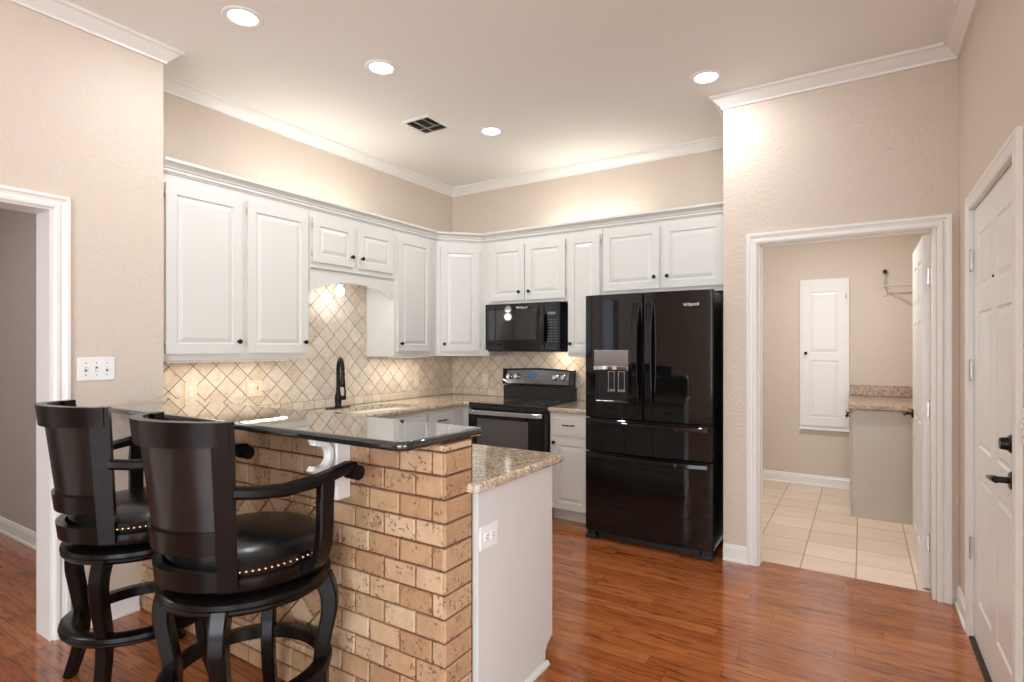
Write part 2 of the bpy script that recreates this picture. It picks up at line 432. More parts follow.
# crown moulding
cr = [(0, 0), (.012, 0), (.014, .012), (.02, .018), (.034, .03), (.05, .046), (.058, .056), (.066, .06), (.075, .062), (.075, .078), (0, .078)]
b = MB(); b.sweep([(XN, -4.05, H-.078), (XN, YN, H-.078), (XK, YN, H-.078), (XK, YB, H-.078), (XS, YB, H-.078), (XS, YD, H-.078), (XR, YD, H-.078), (XR, 1.0, H-.078), (3.5, 1.0, H-.078)], cr, flip=-1)
structure('trim_1', b, 'trim')
# baseboards
bp_ = [(0, 0), (.022, 0), (.022, .012), (.014, .02), (.014, .085), (.010, .09), (.009, .102), (0, .108)]
def baseboard(name, path):
    b = MB(); b.sweep(path, bp_, flip=-1); structure(name, b, 'trim')
baseboard('baseboard_fridge_side', [(XS, YD, 0), (-.636, YD, 0)])
baseboard('baseboard_right', [(XR, YD-.001, 0), (XR, 3.542, 0)])
baseboard('baseboard_right_near', [(XR, 2.455, 0), (XR, 1.0, 0), (3.5, 1.0, 0)])
baseboard('baseboard_left', [(XN, 1.16, 0), (XN, 1.462, 0)])
baseboard('baseboard_left_near', [(XN, -4.05, 0), (XN, .13, 0)])
baseboard('baseboard_laundry', [(-1.06, YB+.14, 0), (-1.06, 6.45, 0), (.56, 6.45, 0)])
baseboard('baseboard_side_room', [(-6.0, 1.53, 0), (-3.46, 1.53, 0)])
# door casings: profile a = outward from the opening, b = proud of wall
cp_ = [(0, 0), (0, .012), (.008, .017), (.022, .017), (.030, .010), (.044, .014), (.050, .019), (.064, .019), (.066, .015), (.066, 0)]
def casing(n, p0, p1, top, nrm, flip):
    b = MB(); b.sweep([(*p0, 0), (*p0, top), (*p1, top), (*p1, 0)], cp_, normal=nrm, flip=flip); return structure('trim_%d' % n, b, 'trim')
casing(2, (-.572, YD), (.352, YD), 2.078, (0, -1, 0), 1)
casing(3, (XR, 2.527), (XR, 3.473), 2.078, (-1, 0, 0), -1)
casing(4, (XN, .195), (XN, 1.09), 2.078, (1, 0, 0), 1)
# jambs
b = MB(); b.box(-.568, -.560, YD-.001, 4.0, 0, 2.085); b.box(.333, .346, YD-.001, 4.0, 0, 2.085); b.box(-.560, .333, YD-.001, 4.0, 2.076, 2.086)
b.box(-.5605, -.556, 3.955, 3.985, 0, 2.07); b.box(-.556, .333, 3.955, 3.985, 2.07, 2.0765)
structure('trim_5', b, 'trim')
b = MB(); b.box(-3.462, XN+.001, 1.076, 1.091, 0, 2.085); b.box(-3.462, XN+.001, .199, .215, 0, 2.085); b.box(-3.462, XN+.001, .215, 1.076, 2.07, 2.086)
structure('trim_6', b, 'trim')
b = MB(); b.box(XR-.001, XR+.14, 3.466, 3.476, 0, 2.085); b.box(XR-.001, XR+.14, 2.524, 2.534, 0, 2.085); b.box(XR-.001, XR+.14, 2.534, 3.466, 2.075, 2.086)
structure('trim_7', b, 'trim')
b = MB().box(XR-.012, XR+.14, 2.53, 3.47, 0, .012, bev=.003); structure('trim_8', b, 'bronze')

# ------------------------------------------------------------------ doors
def panel_grid(mb, W, Hh, T, panels, prof, mat, back=True):
    """slab W x Hh, thickness T, front at y=0 facing -y, panels = (x0,x1,z0,z1); prof = [(inset, depth)]"""
    xs = sorted({0, W} | {p[i] for p in panels for i in (0, 1)}); zs = sorted({0, Hh} | {p[i] for p in panels for i in (2, 3)})
    b = bmesh.new()
    def quad(pts): return b.faces.new([b.verts.new(p) for p in pts])
    def inpan(x, z):
        return any(p[0] < x < p[1] and p[2] < z < p[3] for p in panels)
    sides = [(0, 1)] + ([(T, -1)] if back else [])
    for y0, sg in sides:
        for i in range(len(xs)-1):
            for j in range(len(zs)-1):
                if not inpan((xs[i]+xs[i+1])/2, (zs[j]+zs[j+1])/2):
                    quad([(xs[i], y0, zs[j]), (xs[i+1], y0, zs[j]), (xs[i+1], y0, zs[j+1]), (xs[i], y0, zs[j+1])])
        for (x0, x1, z0, z1) in panels:
            pr = [(0, 0)]+prof
            rr = [[(x0+a, y0+sg*d, z0+a), (x1-a, y0+sg*d, z0+a), (x1-a, y0+sg*d, z1-a), (x0+a, y0+sg*d, z1-a)] for a, d in pr]
            for A, B in zip(rr, rr[1:]):
                for k in range(4): quad([A[k], A[(k+1) % 4], B[(k+1) % 4], B[k]])
            quad(rr[-1])
    if not back: quad([(0, T, 0), (W, T, 0), (W, T, Hh), (0, T, Hh)])
    for (x0, z0, x1, z1) in ((0, 0, W, 0), (W, 0, W, Hh), (W, Hh, 0, Hh), (0, Hh, 0, 0)):
        quad([(x0, 0, z0), (x1, 0, z1), (x1, T, z1), (x0, T, z0)])
    bmesh.ops.remove_doubles(b, verts=b.verts, dist=1e-5)
    bmesh.ops.recalc_face_normals(b, faces=b.faces)
    mb._add(b, mat)
def cab_panel(mb, W, Hh, mat, T=.02, rail=.058):
    # lipped edge, frame, groove and raised field
    prof = [(.003, .008), (.010, .009), (.036, .001)]
    r = min(rail, W*.22, Hh*.28)
    if Hh < .18: prof = [(.002, .003), (.006, .003), (.012, .0)]; r = .012
    panel_grid(mb, W, Hh, T, [(r, W-r, r, Hh-r)], prof, mat, back=False)
    return mb
six = [(.008, .006), (.018, .006), (.034, .001)]
def sixpanel(mb, W, Hh, T, mat):
    a, c = .11, W/2
    ps = []
    for x0, x1 in ((a, c-.05), (c+.05, W-a)):
        ps += [(x0, x1, .20, .80), (x0, x1, .93, 1.56), (x0, x1, 1.67, Hh-.13)]
    panel_grid(mb, W, Hh, T, ps, six, mat)
def hinge(parent, c, ax='X', h=.09):
    m = MB(); x, y, z = c
    m.cyl((x, y, z-h/2), (x, y, z+h/2), .006, seg=10)
    for k in (-1, 1): m.sphere((x, y, z+k*(h/2+.003)), .006, seg=8)
    if ax == 'X': m.box(x-.001, x+.004, y-.013, y+.013, z-h/2, z+h/2)
    else: m.box(x-.013, x+.013, y-.001, y+.004, z-h/2, z+h/2)
    return m.build('hinge', 'hinge', parent)
# exterior style door in the right wall: closed, face toward -X
b = MB(); sixpanel(b, .926, 2.055, .044, frame((XR+.008, 3.463, .016), (0, -1, 0)))
d1 = structure('door_1', b, 'door')
for z in (1.83, 1.30, .44): hinge(d1, (XR-.006, 3.466, z))
def rose(mb, p, n, r=.032, t_=.012):
    p = Vector(p); n = Vector(n); mb.cyl(p, p+n*t_*.6, r, seg=24); mb.cyl(p+n*t_*.6, p+n*t_, r, r*.8, seg=24)
m = MB(); rose(m, (XR+.008, 2.612, 1.067), (-1, 0, 0), .034, .02); m.cyl((XR-.012, 2.612, 1.067), (XR-.035, 2.612, 1.067), .024, .02, seg=20)
m.build('deadbolt', 'bronze', d1)
m = MB(); rose(m, (XR+.008, 2.607, .938), (-1, 0, 0), .034, .018); m.cyl((XR-.01, 2.607, .938), (XR-.05, 2.607, .938), .012, .011)
m.tube([(XR-.046, 2.60, .938), (XR-.050, 2.62, .938), (XR-.050, 2.67, .932), (XR-.050, 2.71, .926), (XR-.05, 2.735, .923)], [.013, .013, .010, .0085, .006], seg=10)
m.build('door_lever', 'bronze', d1)
m = MB().box(XR-.001, XR+.01, 2.99, 3.0, 1.60, 1.605); 
m = MB(); m.cyl((XR+.009, 2.998, 1.705), (XR+.003, 2.998, 1.705), .006, seg=12); m.build('peephole', 'bronze', d1)
# laundry door, swung open into the laundry
b = MB(); sixpanel(b, .76, 2.05, .036, frame((.297, 4.775, .012), (0, -1, 0)))
d2 = structure('door_2', b, 'door')
for z in (1.82, 1.05, .28): hinge(d2, (.331, 4.004, z), 'Y')
m = MB(); rose(m, (.297, 4.705, .955), (-1, 0, 0), .031, .012); m.cyl((.285, 4.705, .955), (.245, 4.705, .955), .010, .010)
m.tube([(.247, 4.71, .955), (.243, 4.68, .956), (.243, 4.63, .954), (.245, 4.595, .956)], [.012, .011, .009, .006], seg=10)
m.build('door_lever', 'bronze', d2)
m = MB().box(.300, .331, 4.7745, 4.7765, .93, .985); m.build('latch_plate', 'hinge', d2)

# ------------------------------------------------------------------ cabinets
def knob(parent, f, x, z, mat='bronze'):
    m = MB(); m.x = f @ Matrix.Translation((x, 0, z)) @ Matrix.Rotation(PI/2, 4, 'X')
    m.lathe([(.0, 0), (.009, 0), (.006, .006), (.006, .014), (.013, .018), (.0155, .023), (.013, .028), (.005, .031), (0, .0315)], seg=16)
    return m.build('knob', mat, parent)
def pull(parent, f, x, z, L=.10):
    m = MB(); m.x = f
    m.tube([(x-L/2, -.004, z), (x-L/2+.006, -.022, z), (x-L/4, -.028, z), (x+L/4, -.028, z), (x+L/2-.006, -.022, z), (x+L/2, -.004, z)], [.006, .0055, .0045, .0045, .0055, .006], seg=10)
    m.tube([(x-.012, -.028, z), (x, -.0285, z), (x+.012, -.028, z)], [.0046, .007, .0046], seg=10)
    return m.build('handle', 'bronze', parent)
def cdoor(parent, f, x0, x1, z0, z1, kn=None, name='door', hg=None, mat='cab', rail=.058):
    """f: face frame; x0..x1 in face coordinates; kn=(x, z) knob in face coords"""
    m = MB(); cab_panel(m, x1-x0, z1-z0, f @ Matrix.Translation((x0, -.02, z0)), rail=rail)
    d = m.build(name, mat, parent)
    g = f @ Matrix.Translation((0, -.02, 0))
    if kn:
        if kn[0] == 'pull': pull(d, g, kn[1], kn[2])
        else: knob(d, g, kn[0], kn[1])
    if hg is not None:
        for z in (z0+.06, z1-.06):
            h = MB(); h.x = g; h.cyl((hg, .006, z-.018), (hg, .006, z+.018), .0045, seg=8); h.build('hinge', 'hinge', d)
    return d
XF, YF = -3.335, 4.305; ZB, ZT = 1.33, 2.40
FL = frame((XF, 0, 0), (0, 1, 0))                 # face of left uppers: face x = world Y ... outward must be +X
# frame(): y = z x x ; outward = -y.  for x=(0,1,0): y = z cross x = (-1,0,0) -> outward +X
FB = frame((0, YF, 0), (1, 0, 0))                 # back uppers: outward = -Y
# two-door tall upper, left wall
T_ = thing('upper_cabinet', 'tall white two-door wall cabinet at the left, beside the beige wall end', 'cabinet', (XK+.01, 2.09, ZB))
b = MB(); b.box(XK+.002, XF, 1.593, 2.582, ZB, ZT+.02, bev=.002); b.build('body', 'cab', T_)
cdoor(T_, FL, 1.612, 2.070, 1.372, 2.342, (2.040, 1.446), hg=1.609)
cdoor(T_, FL, 2.105, 2.560, 1.372, 2.342, (2.530, 1.446), hg=2.102)
# short two-door upper over the sink with arched valance
T_ = thing('upper_cabinet', 'short white two-door wall cabinet with arched valance above the sink', 'cabinet', (XK+.01, 3.0, 1.8))
b = MB(); b.box(XK+.002, XF, 2.584, 3.426, 1.955, ZT+.02, bev=.002); b.build('body', 'cab', T_)
cdoor(T_, FL, 2.602, 2.985, 2.025, 2.342, (2.955, 2.10), hg=2.599)
cdoor(T_, FL, 3.027, 3.410, 2.025, 2.342, (3.057, 2.10), hg=3.413)
pts = [(2.584, 1.956), (2.584, 1.81)]
for k in range(0, 21):
    u = -1+2*k/20; pts.append((2.604+.796*k/20, 1.815+.088*(1-abs(u)**2.2)))
pts += [(3.426, 1.81), (3.426, 1.956)]
b = MB(); b.prism(pts, XF-.02, XF, axis='X'); b.build('arched_valance', 'cab', T_)
b = MB(); b.sweep([(XF, 2.590, 1.972), (XF, 3.420, 1.972)], [(0, 0), (.008, .003), (.014, .010), (.018, .012), (.018, .022), (0, .024)], flip=-1)
b.build('ledge_molding', 'cab', T_)
# single tall upper right of the sink
T_ = thing('upper_cabinet', 'tall white single-door wall cabinet right of the arched valance', 'cabinet', (XK+.01, 3.7, ZB))
b = MB(); b.box(XK+.002, XF, 3.428, 3.975, ZB, ZT+.02, bev=.002); b.build('body', 'cab', T_)
cdoor(T_, FL, 3.462, 3.885, 1.375, 2.355, (3.492, 1.442), hg=3.888)
# diagonal corner upper
A, B_ = Vector((XF, 3.985, 0)), Vector((-3.035, YF, 0)); dv = (B_-A).normalized(); LD = (B_-A).length
T_ = thing('upper_cabinet', 'white single-door wall cabinet set diagonally across the room corner', 'cabinet', (-3.4, 4.35, ZB))
b = MB(); b.prism([(XK+.002, 3.977), (XF, 3.977), (XF, 3.985), (-3.035, YF), (-3.027, YF), (-3.027, YB-.002), (XK+.002, YB-.002)], ZB, ZT+.02); b.build('body', 'cab', T_)
FD = frame(A, dv)
cdoor(T_, FD, .035, LD-.035, 1.372, 2.345, (.068, 1.442), hg=LD-.032)
# over the microwave
T_ = thing('upper_cabinet', 'short white two-door wall cabinet directly above the black microwave', 'cabinet', (-2.58, YB-.01, 1.81))
b = MB(); b.box(-3.025, -2.962, YF, YB-.002, ZB, ZT+.02, bev=.002); b.box(-2.962, -2.142, YF, YB-.002, 1.806, ZT+.02, bev=.002); b.build('body', 'cab', T_)
cdoor(T_, FB, -2.945, -2.573, 1.836, 2.342, (-2.62, 1.91), hg=-2.948)
cdoor(T_, FB, -2.553, -2.162, 1.836, 2.342, (-2.516, 1.91), hg=-2.159)
# narrow tall
T_ = thing('upper_cabinet', 'narrow tall white wall cabinet between microwave and refrigerator', 'cabinet', (-1.98, YB-.01, ZB))
b = MB(); b.box(-2.14, -1.826, YF, YB-.002, ZB, ZT+.02, bev=.002); b.build('body', 'cab', T_)
cdoor(T_, FB, -2.132, -1.842, 1.365, 2.35, (-2.105, 1.44), hg=-1.839)
# over the fridge
T_ = thing('upper_cabinet', 'wide white two-door wall cabinet above the black refrigerator', 'cabinet', (-1.3, YB-.01, 1.83))
b = MB(); b.box(-1.824, XS-.003, YF, YB-.002, 1.83, ZT+.02, bev=.002); b.build('body', 'cab', T_)
cdoor(T_, FB, -1.81, -1.342, 1.872, 2.362, (-1.378, 1.962), hg=-1.813)
cdoor(T_, FB, -1.318, -.86, 1.872, 2.362, (-1.276, 1.962), hg=-.857)
b = MB(); b.box(-.842, XS-.003, YF-.004, YF, 1.83, ZT); b.build('filler_strip', 'cab', T_)
# cornice running along all uppers
cn = [(0, 0), (.008, 0), (.010, .008), (.017, .010), (.017, .016), (.013, .020), (.013, .026), (.022, .030), (.022, .036), (.030, .046), (.042, .056), (.052, .060), (.052, .072), (.046, .078), (0, .078)]
b = MB(); b.sweep([(XF, 1.593, 2.398), (XF, 3.985, 2.398), (-3.035, YF, 2.398), (XS-.003, YF, 2.398)], cn, flip=-1)
tag(b.build('cornice_molding', 'cab'), 'white stepped cornice molding along the tops of the wall cabinets', 'molding')

# lights mounted on and under the cabinets
def lightbar(name, label, p0, p1, power, up, col=(1, .86, .66)):
    p0, p1 = Vector(p0), Vector(p1); L = (p1-p0).length; alongx = abs((p1-p0).x) > abs((p1-p0).y)
    c = (p0+p1)/2; T = thing(name, label, 'light', tuple(c))
    hx, hy = (L/2, .015) if alongx else (.015, L/2)
    s = 1 if up else -1
    b = MB(); b.box(c.x-hx, c.x+hx, c.y-hy, c.y+hy, min(c.z, c.z+s*.012), max(c.z, c.z+s*.012), bev=.003); b.build('housing', 'white', T)
    b = MB(); b.box(c.x-hx+.006, c.x+hx-.006, c.y-hy+.005, c.y+hy-.005, min(c.z+s*.006, c.z+s*.0123), max(c.z+s*.006, c.z+s*.0123)); b.build('lens', 'led', T)
    area('light_bar_glow', (0, 0, s*.018), (PI if up else 0, 0, 0), 2*hx-.012, 2*hy-.01, power, col, parent=T)
lightbar('undercabinet_light', 'light bar under the tall two-door cabinet at the left', (XK+.20, 1.68, ZB), (XK+.20, 2.5, ZB), 1.5, False, (1, .92, .8))
lightbar('undercabinet_light', 'light bar under the single-door cabinet right of the sink', (XK+.20, 3.5, ZB), (XK+.20, 4.0, ZB), 1.3, False, (1, .93, .82))
lightbar('uplight', 'light bar lying on top of the left wall cabinets, lighting the wall above', (XK+.20, 2.35, ZT+.02), (XK+.20, 3.35, ZT+.02), 2.2, True, (1, .95, .88))
lightbar('uplight', 'light bar lying on top of the back wall cabinets, lighting the wall above', (-2.5, YB-.17, ZT+.02), (-1.6, YB-.17, ZT+.02), 2.2, True, (1, .95, .88))

# base cabinets -- left run (front X=-3.06)
XBF = -3.06
T_ = thing('base_cabinet', 'long white base cabinet run beneath the sink on the left wall', 'cabinet', (XK+.3, 3.1, 0))
b = MB(); b.box(XK+.002, XBF, 2.292, 4.632, .10, .708, bev=.002); b.box(XK+.002, -3.52, 2.292, 3.72, .708, .884); b.box(-3.10, XBF, 2.292, 3.72, .708, .884); b.box(XK+.002, XBF, 3.72, 4.632, .708, .884)
b.box(XK+.002, XBF-.06, 2.292, 4.632, 0, .10); b.box(XBF, -2.962, 4.03, 4.632, .10, .884); b.box(XBF-.06, -2.962, 4.09, 4.632, 0, .1)
b.build('body', 'cab', T_)
FBL = frame((XBF, 0, 0), (0, 1, 0))
cdoor(T_, FBL, 2.42, 2.78, .16, .69, (2.75, .64), hg=2.417)
cdoor(T_, FBL, 2.80, 3.16, .16, .69, (2.83, .64), hg=3.163)
cdoor(T_, FBL, 2.42, 3.16, .715, .858, None, 'false_drawer_front')
cdoor(T_, FBL, 3.19, 3.505, .16, .69, (3.475, .64), hg=3.187)
cdoor(T_, FBL, 3.19, 3.505, .715, .858, None, 'drawer')
cdoor(T_, FBL, 3.535, 3.865, .16, .69, (3.565, .64), hg=3.868)
cdoor(T_, FBL, 3.535, 3.865, .715, .858, ('pull', 3.70, .787), 'drawer')
# right of the range
T_ = thing('base_cabinet', 'narrow white base cabinet between range and refrigerator, one drawer over one door', 'cabinet', (-1.97, 4.3, 0))
b = MB(); b.box(-2.168, -1.78, 4.03, YB-.002, .10, .884, bev=.002); b.box(-2.168, -1.78, 4.10, YB-.002, 0, .10); b.build('body', 'cab', T_)
FBB = frame((0, 4.03, 0), (1, 0, 0))
b = MB(); b.box(-2.168, -1.78, 4.088, 4.10, 0, .10); b.build('toe_kick', 'cab', T_)
cdoor(T_, FBB, -2.145, -1.815, .105, .678, (-2.118, .64), hg=-1.812)
cdoor(T_, FBB, -2.145, -1.815, .70, .862, ('pull', -1.99, .785), 'drawer')
# peninsula cabinets
XP = -1.19
T_ = thing('base_cabinet', 'white peninsula base cabinet with a plain end panel beside the travertine bar wall', 'cabinet', (-2.1, 1.95, 0))
b = MB(); b.box(-3.60, XP-.02, 1.652, 2.232, .10, .884); b.box(-3.60, XP-.02, 1.652, 2.17, 0, .10); b.build('body', 'cab', T_)
b = MB(); b.prism([(1.658, 0), (2.165, 0), (2.168, .06), (2.185, .085), (2.232, .11), (2.232, .884), (1.658, .884)], XP-.02, XP, axis='X')
b.build('end_panel', 'cabwarm', T_)
b = MB(); b.sweep([(XP, 1.662, 0), (XP, 2.18, 0)], [(0, 0), (.016, 0), (.015, .008), (.009, .016), (0, .019)], flip=-1); b.build('shoe_molding', 'cab', T_)
FP = frame((0, 2.232, 0), (-1, 0, 0))
for k in range(4):
    x0 = 1.22+k*.46
    cdoor(T_, FP, x0, x0+.43, .13, .69, (x0+(.03 if k % 2 else .40), .64))
    cdoor(T_, FP, x0, x0+.43, .715, .858, ('pull', x0+.215, .787), 'drawer')

# ------------------------------------------------------------------ worktops
def rounded(poly, r, which, seg=5):
    out = []; n = len(poly)
    for i, p in enumerate(poly):
        if i not in which: out.append(p); continue
        p = Vector(p); a = (Vector(poly[i-1])-p).normalized(); c = (Vector(poly[(i+1) % n])-p).normalized()
        s0, s1 = p+a*r, p+c*r; ctr = p+(a+c)*r
        for k in range(seg+1):
            q = k/seg*PI/2; v = ctr-a*r*math.sin(q)*1-c*r*(math.cos(q)); out.append((v.x, v.y))
    return out
def slab_poly(name, poly, z0, z1, mat, label, cat, bev=.010, hole=None, parent=None):
    b = bmesh.new(); lo = [b.verts.new((x, y, z0)) for x, y in poly]; hi = [b.verts.new((x, y, z1)) for x, y in poly]; n = len(poly)
    side = [b.faces.new((lo[i], lo[(i+1) % n], hi[(i+1) % n], hi[i])) for i in range(n)]
    ft = b.faces.new(hi); fb = b.faces.new(lo[::-1])
    bmesh.ops.recalc_face_normals(b, faces=b.faces)
    es = [e for e in b.edges if set(e.link_faces) & {ft, fb} and len(set(e.link_faces) & {ft, fb}) == 1]
    bmesh.ops.bevel(b, geom=es, offset=bev, segments=3, profile=.5, affect='EDGES')
    for f in b.faces: f.smooth = abs(f.normal.z) < .999 and not (abs(f.normal.z) < .01 and max(e.calc_length() for e in f.edges) > .05)
    if hole:
        me = bpy.data.meshes.new('t'); b.to_mesh(me); b.free(); o = bpy.data.objects.new('t', me); C.objects.link(o)
        hb = bmesh.new(); a = [hb.verts.new((x, y, z0-.05)) for x, y in hole]; c = [hb.verts.new((x, y, z1+.05)) for x, y in hole]; m = len(hole)
        hb.faces.new(a[::-1]); hb.faces.new(c)
        for i in range(m): hb.faces.new((a[i], a[(i+1) % m], c[(i+1) % m], c[i]))
        bmesh.ops.recalc_face_normals(hb, faces=hb.faces)
        hm = bpy.data.meshes.new('h'); hb.to_mesh(hm); hb.free(); ho = bpy.data.objects.new('h', hm); C.objects.link(ho)
        md = o.modifiers.new('b', 'BOOLEAN'); md.object = ho; md.operation = 'DIFFERENCE'; md.solver = 'EXACT'
        dg = bpy.context.evaluated_depsgraph_get(); em = bpy.data.meshes.new_from_object(o.evaluated_get(dg))
        bpy.data.objects.remove(o); bpy.data.objects.remove(ho)
        b = bmesh.new(); b.from_mesh(em); bpy.data.meshes.remove(em)
    m = MB(); m._add(b); o = m.build(name, mat, parent)
    return tag(o, label, cat) if parent is None else o
ZC0, ZC1 = .886, .922
hole = []
for k in range(32):
    a = 2*PI*k/32; cxx, cyy = -3.31, 3.22; ex = 3.2
    hole.append((cxx+.19*math.copysign(abs(math.cos(a))**(2/ex), math.cos(a)), cyy+.37*math.copysign(abs(math.sin(a))**(2/ex), math.sin(a))))
poly = [(XK+.003, YB-.003), (XK+.003, 1.652), (-1.205, 1.652), (-1.205, 1.60), (-1.155, 1.60), (-1.155, 2.285), (-3.03, 2.285), (-3.03, 3.99), (-2.962, 3.99), (-2.962, YB-.003)]
slab_poly('countertop', rounded(poly, .02, {4, 5}), ZC0, ZC1, 'granite', 'cream speckled granite countertop running from the peninsula end past the sink to the range', 'countertop', hole=hole)
slab_poly('countertop', [(-2.166, 3.99), (-1.775, 3.99), (-1.775, YB-.003), (-2.166, YB-.003)], ZC0, ZC1, 'granite', 'small piece of cream granite countertop between range and refrigerator', 'countertop')
poly = [(XN+.002, 1.28), (-1.205, 1.28), (-1.205, 1.705), (XK+.012, 1.705), (XK+.012, YN+.002), (XN+.002, YN+.002)]
slab_poly('bar_counter', rounded(poly, .05, {1}), 1.080, 1.112, 'bargranite', 'polished black granite bar top raised above the peninsula', 'countertop', bev=.013)

# sink and faucet
T_ = thing('kitchen_sink', 'white undermount kitchen sink set in the left counter', 'sink', (-3.31, 3.22, .70))
def sq(rx, ry, z, n=32, ex=3.2, cx=-3.31, cy=3.22):
    return [(cx+rx*math.copysign(abs(math.cos(a))**(2/ex), math.cos(a)), cy+ry*math.copysign(abs(math.sin(a))**(2/ex), math.sin(a)), z) for a in [2*PI*k/n for k in range(n)]]
b = MB(); b.rings([sq(.205, .385, .8855), sq(.188, .368, .8855), sq(.183, .363, .86), sq(.172, .35, .735), (sq(.15, .33, .716)), sq(.03, .03, .712)][0:6], cap0=False)
b.build('basin', 'sink', T_)
b = MB(); b.lathe([(0, 0), (.04, 0), (.043, .003), (.03, .004), (0, .002)], (-3.31, 3.22, .7125), 20); b.build('drain', 'steel', T_)
FX, FY = -3.565, 3.04
T_ = thing('faucet', 'tall dark bronze pull-down kitchen faucet behind the sink', 'faucet', (FX, FY, ZC1))
b = MB(); b.rings([[(x*.5*2+FX, y+FY, z) for x, y, z in [(a[0]*k, a[1]*k, zz) for a in [(.028*math.cos(q), .125*math.sin(q)) for q in [2*PI*j/28 for j in range(28)]]]] for k, zz in ((1, ZC1), (1, ZC1+.005), (.94, ZC1+.008))]); b.build('deck_plate', 'bronze', T_)
b = MB(); b.lathe([(.027, 0), (.029, .006), (.024, .016), (.026, .04), (.028, .07), (.025, .095), (.019, .115), (.0165, .14), (.018, .145), (.016, .15)], (FX, FY, ZC1+.007), 24)
arc = [(FX, FY, ZC1+.15)]+[(FX, FY, ZC1+.15+.03*k) for k in range(1, 5)]
for k in range(0, 11):
    a = PI*k/10; arc.append((FX+(.075-.075*math.cos(a))*.87, FY-(.075-.075*math.cos(a))*.45, ZC1+.30+.095*math.sin(a)))
b.tube(arc, .0155, 14); b.build('spout', 'bronze', T_)
b = MB(); e = arc[-1]; b.lathe([(.014, 0), (.017, -.01), (.0165, -.05), (.020, -.085), (.0215, -.115), (.019, -.122), (0, -.122)], e, 18); b.build('spray_head', 'bronze', T_)
b = MB(); b.cyl((FX+.004, FY+.018, ZC1+.078), (FX+.010, FY+.062, ZC1+.078), .019, .017, 16)
b.tube([(FX+.010, FY+.058, ZC1+.085), (FX+.014, FY+.060, ZC1+.12), (FX+.024, FY+.045, ZC1+.16), (FX+.03, FY+.03, ZC1+.195)], [.009, .008, .0065, .008], 10); b.build('handle', 'bronze', T_)

# ------------------------------------------------------------------ tile work
def clip(poly, u0, u1, v0, v1):
    def cl(pp, ins, inter):
        out = []
        for i, p in enumerate(pp):
            q = pp[i-1]
            if ins(p):
                if not ins(q): out.append(inter(q, p))
                out.append(p)
            elif ins(q): out.append(inter(q, p))
        return out
    for ax, val, sg in ((0, u0, 1), (0, u1, -1), (1, v0, 1), (1, v1, -1)):
        ins = lambda p: sg*(p[ax]-val) >= 0
        def inter(a, c):
            k = (val-a[ax])/(c[ax]-a[ax]); return tuple(a[i]+k*(c[i]-a[i]) for i in range(2))
        poly = cl(poly, ins, inter)
        if len(poly) < 3: return None
    # drop near duplicate points
    out = [p for i, p in enumerate(poly) if math.dist(p, poly[i-1]) > 2e-4]
    if len(out) < 3: return None
    ar = abs(sum(out[i-1][0]*out[i][1]-out[i][0]*out[i-1][1] for i in range(len(out))))/2
    return out if ar > 4e-5 else None
def diamonds(mb, rects, half, gap, plane, depth, org):
    us = [r[0] for r in rects]+[r[1] for r in rects]; vs = [r[2] for r in rects]+[r[3] for r in rects]
    h = half-gap*.7
    i0, i1 = int((min(us)-org[0])/half)-2, int((max(us)-org[0])/half)+2
    j0, j1 = int((min(vs)-org[1])/half)-2, int((max(vs)-org[1])/half)+2
    for i in range(i0, i1+1):
        for j in range(j0, j1+1):
            if (i+j) % 2: continue
            cu, cv = org[0]+i*half, org[1]+j*half
            dm = [(cu-h, cv), (cu, cv-h), (cu+h, cv), (cu, cv+h)]
            for r in rects:
                pc = clip(dm, *r)
                if pc: mb.tile(pc, plane, depth, .001)
def rowtiles(mb, u0, u1, v0, v1, L, gap, plane, depth, shift=0, bev=.002):
    u = u0-shift
    while u < u1:
        a, c = max(u, u0), min(u+L, u1)
        if c-a > gap*2: mb.tile([(a+gap/2, v0+gap/2), (c-gap/2, v0+gap/2), (c-gap/2, v1-gap/2), (a+gap/2, v1-gap/2)], plane, depth, bev)
        u += L
T_ = thing('backsplash', 'cream diagonal travertine backsplash on the left wall behind the sink and faucet', 'backsplash', (XK, 3.1, .925))
b = MB(); b.box(XK+.0005, XK+.004, YN, YB, .923, 1.329); b.box(XK+.0005, XK+.004, 2.584, 3.426, 1.329, 1.953)
b.build('grout_bed', 'grout', T_)
pl = lambda u, v, d: (XK+.003+d, u, v)
b = MB(); diamonds(b, [(YN, YB-.008, .992, 1.329), (2.585, 3.425, 1.3292, 1.953)], .0755, .0045, pl, .005, (3.0, 1.06)); rowtiles(b, YN, YB-.008, .923, .991, .102, .003, pl, .005, .03)
b.build('tiles', 'splash', T_, fixn=True)
T_ = thing('backsplash', 'cream diagonal travertine backsplash on the back wall behind the range', 'backsplash', (-2.2, YB, .925))
b = MB(); b.box(XK+.009, XS, YB-.004, YB-.0005, .923, 1.329); b.box(-2.96, -2.14, YB-.004, YB-.0005, 1.329, 1.37); b.build('grout_bed', 'grout', T_)
pb = lambda u, v, d: (u, YB-.003-d, v)
b = MB(); diamonds(b, [(XK+.008, XS, .992, 1.329), (-2.96, -2.14, 1.3292, 1.37)], .0755, .0045, pb, .005, (-3.0, 1.06)); rowtiles(b, XK+.008, XS, .923, .991, .102, .003, pb, .005, .06)
b.build('tiles', 'splash', T_, fixn=True)

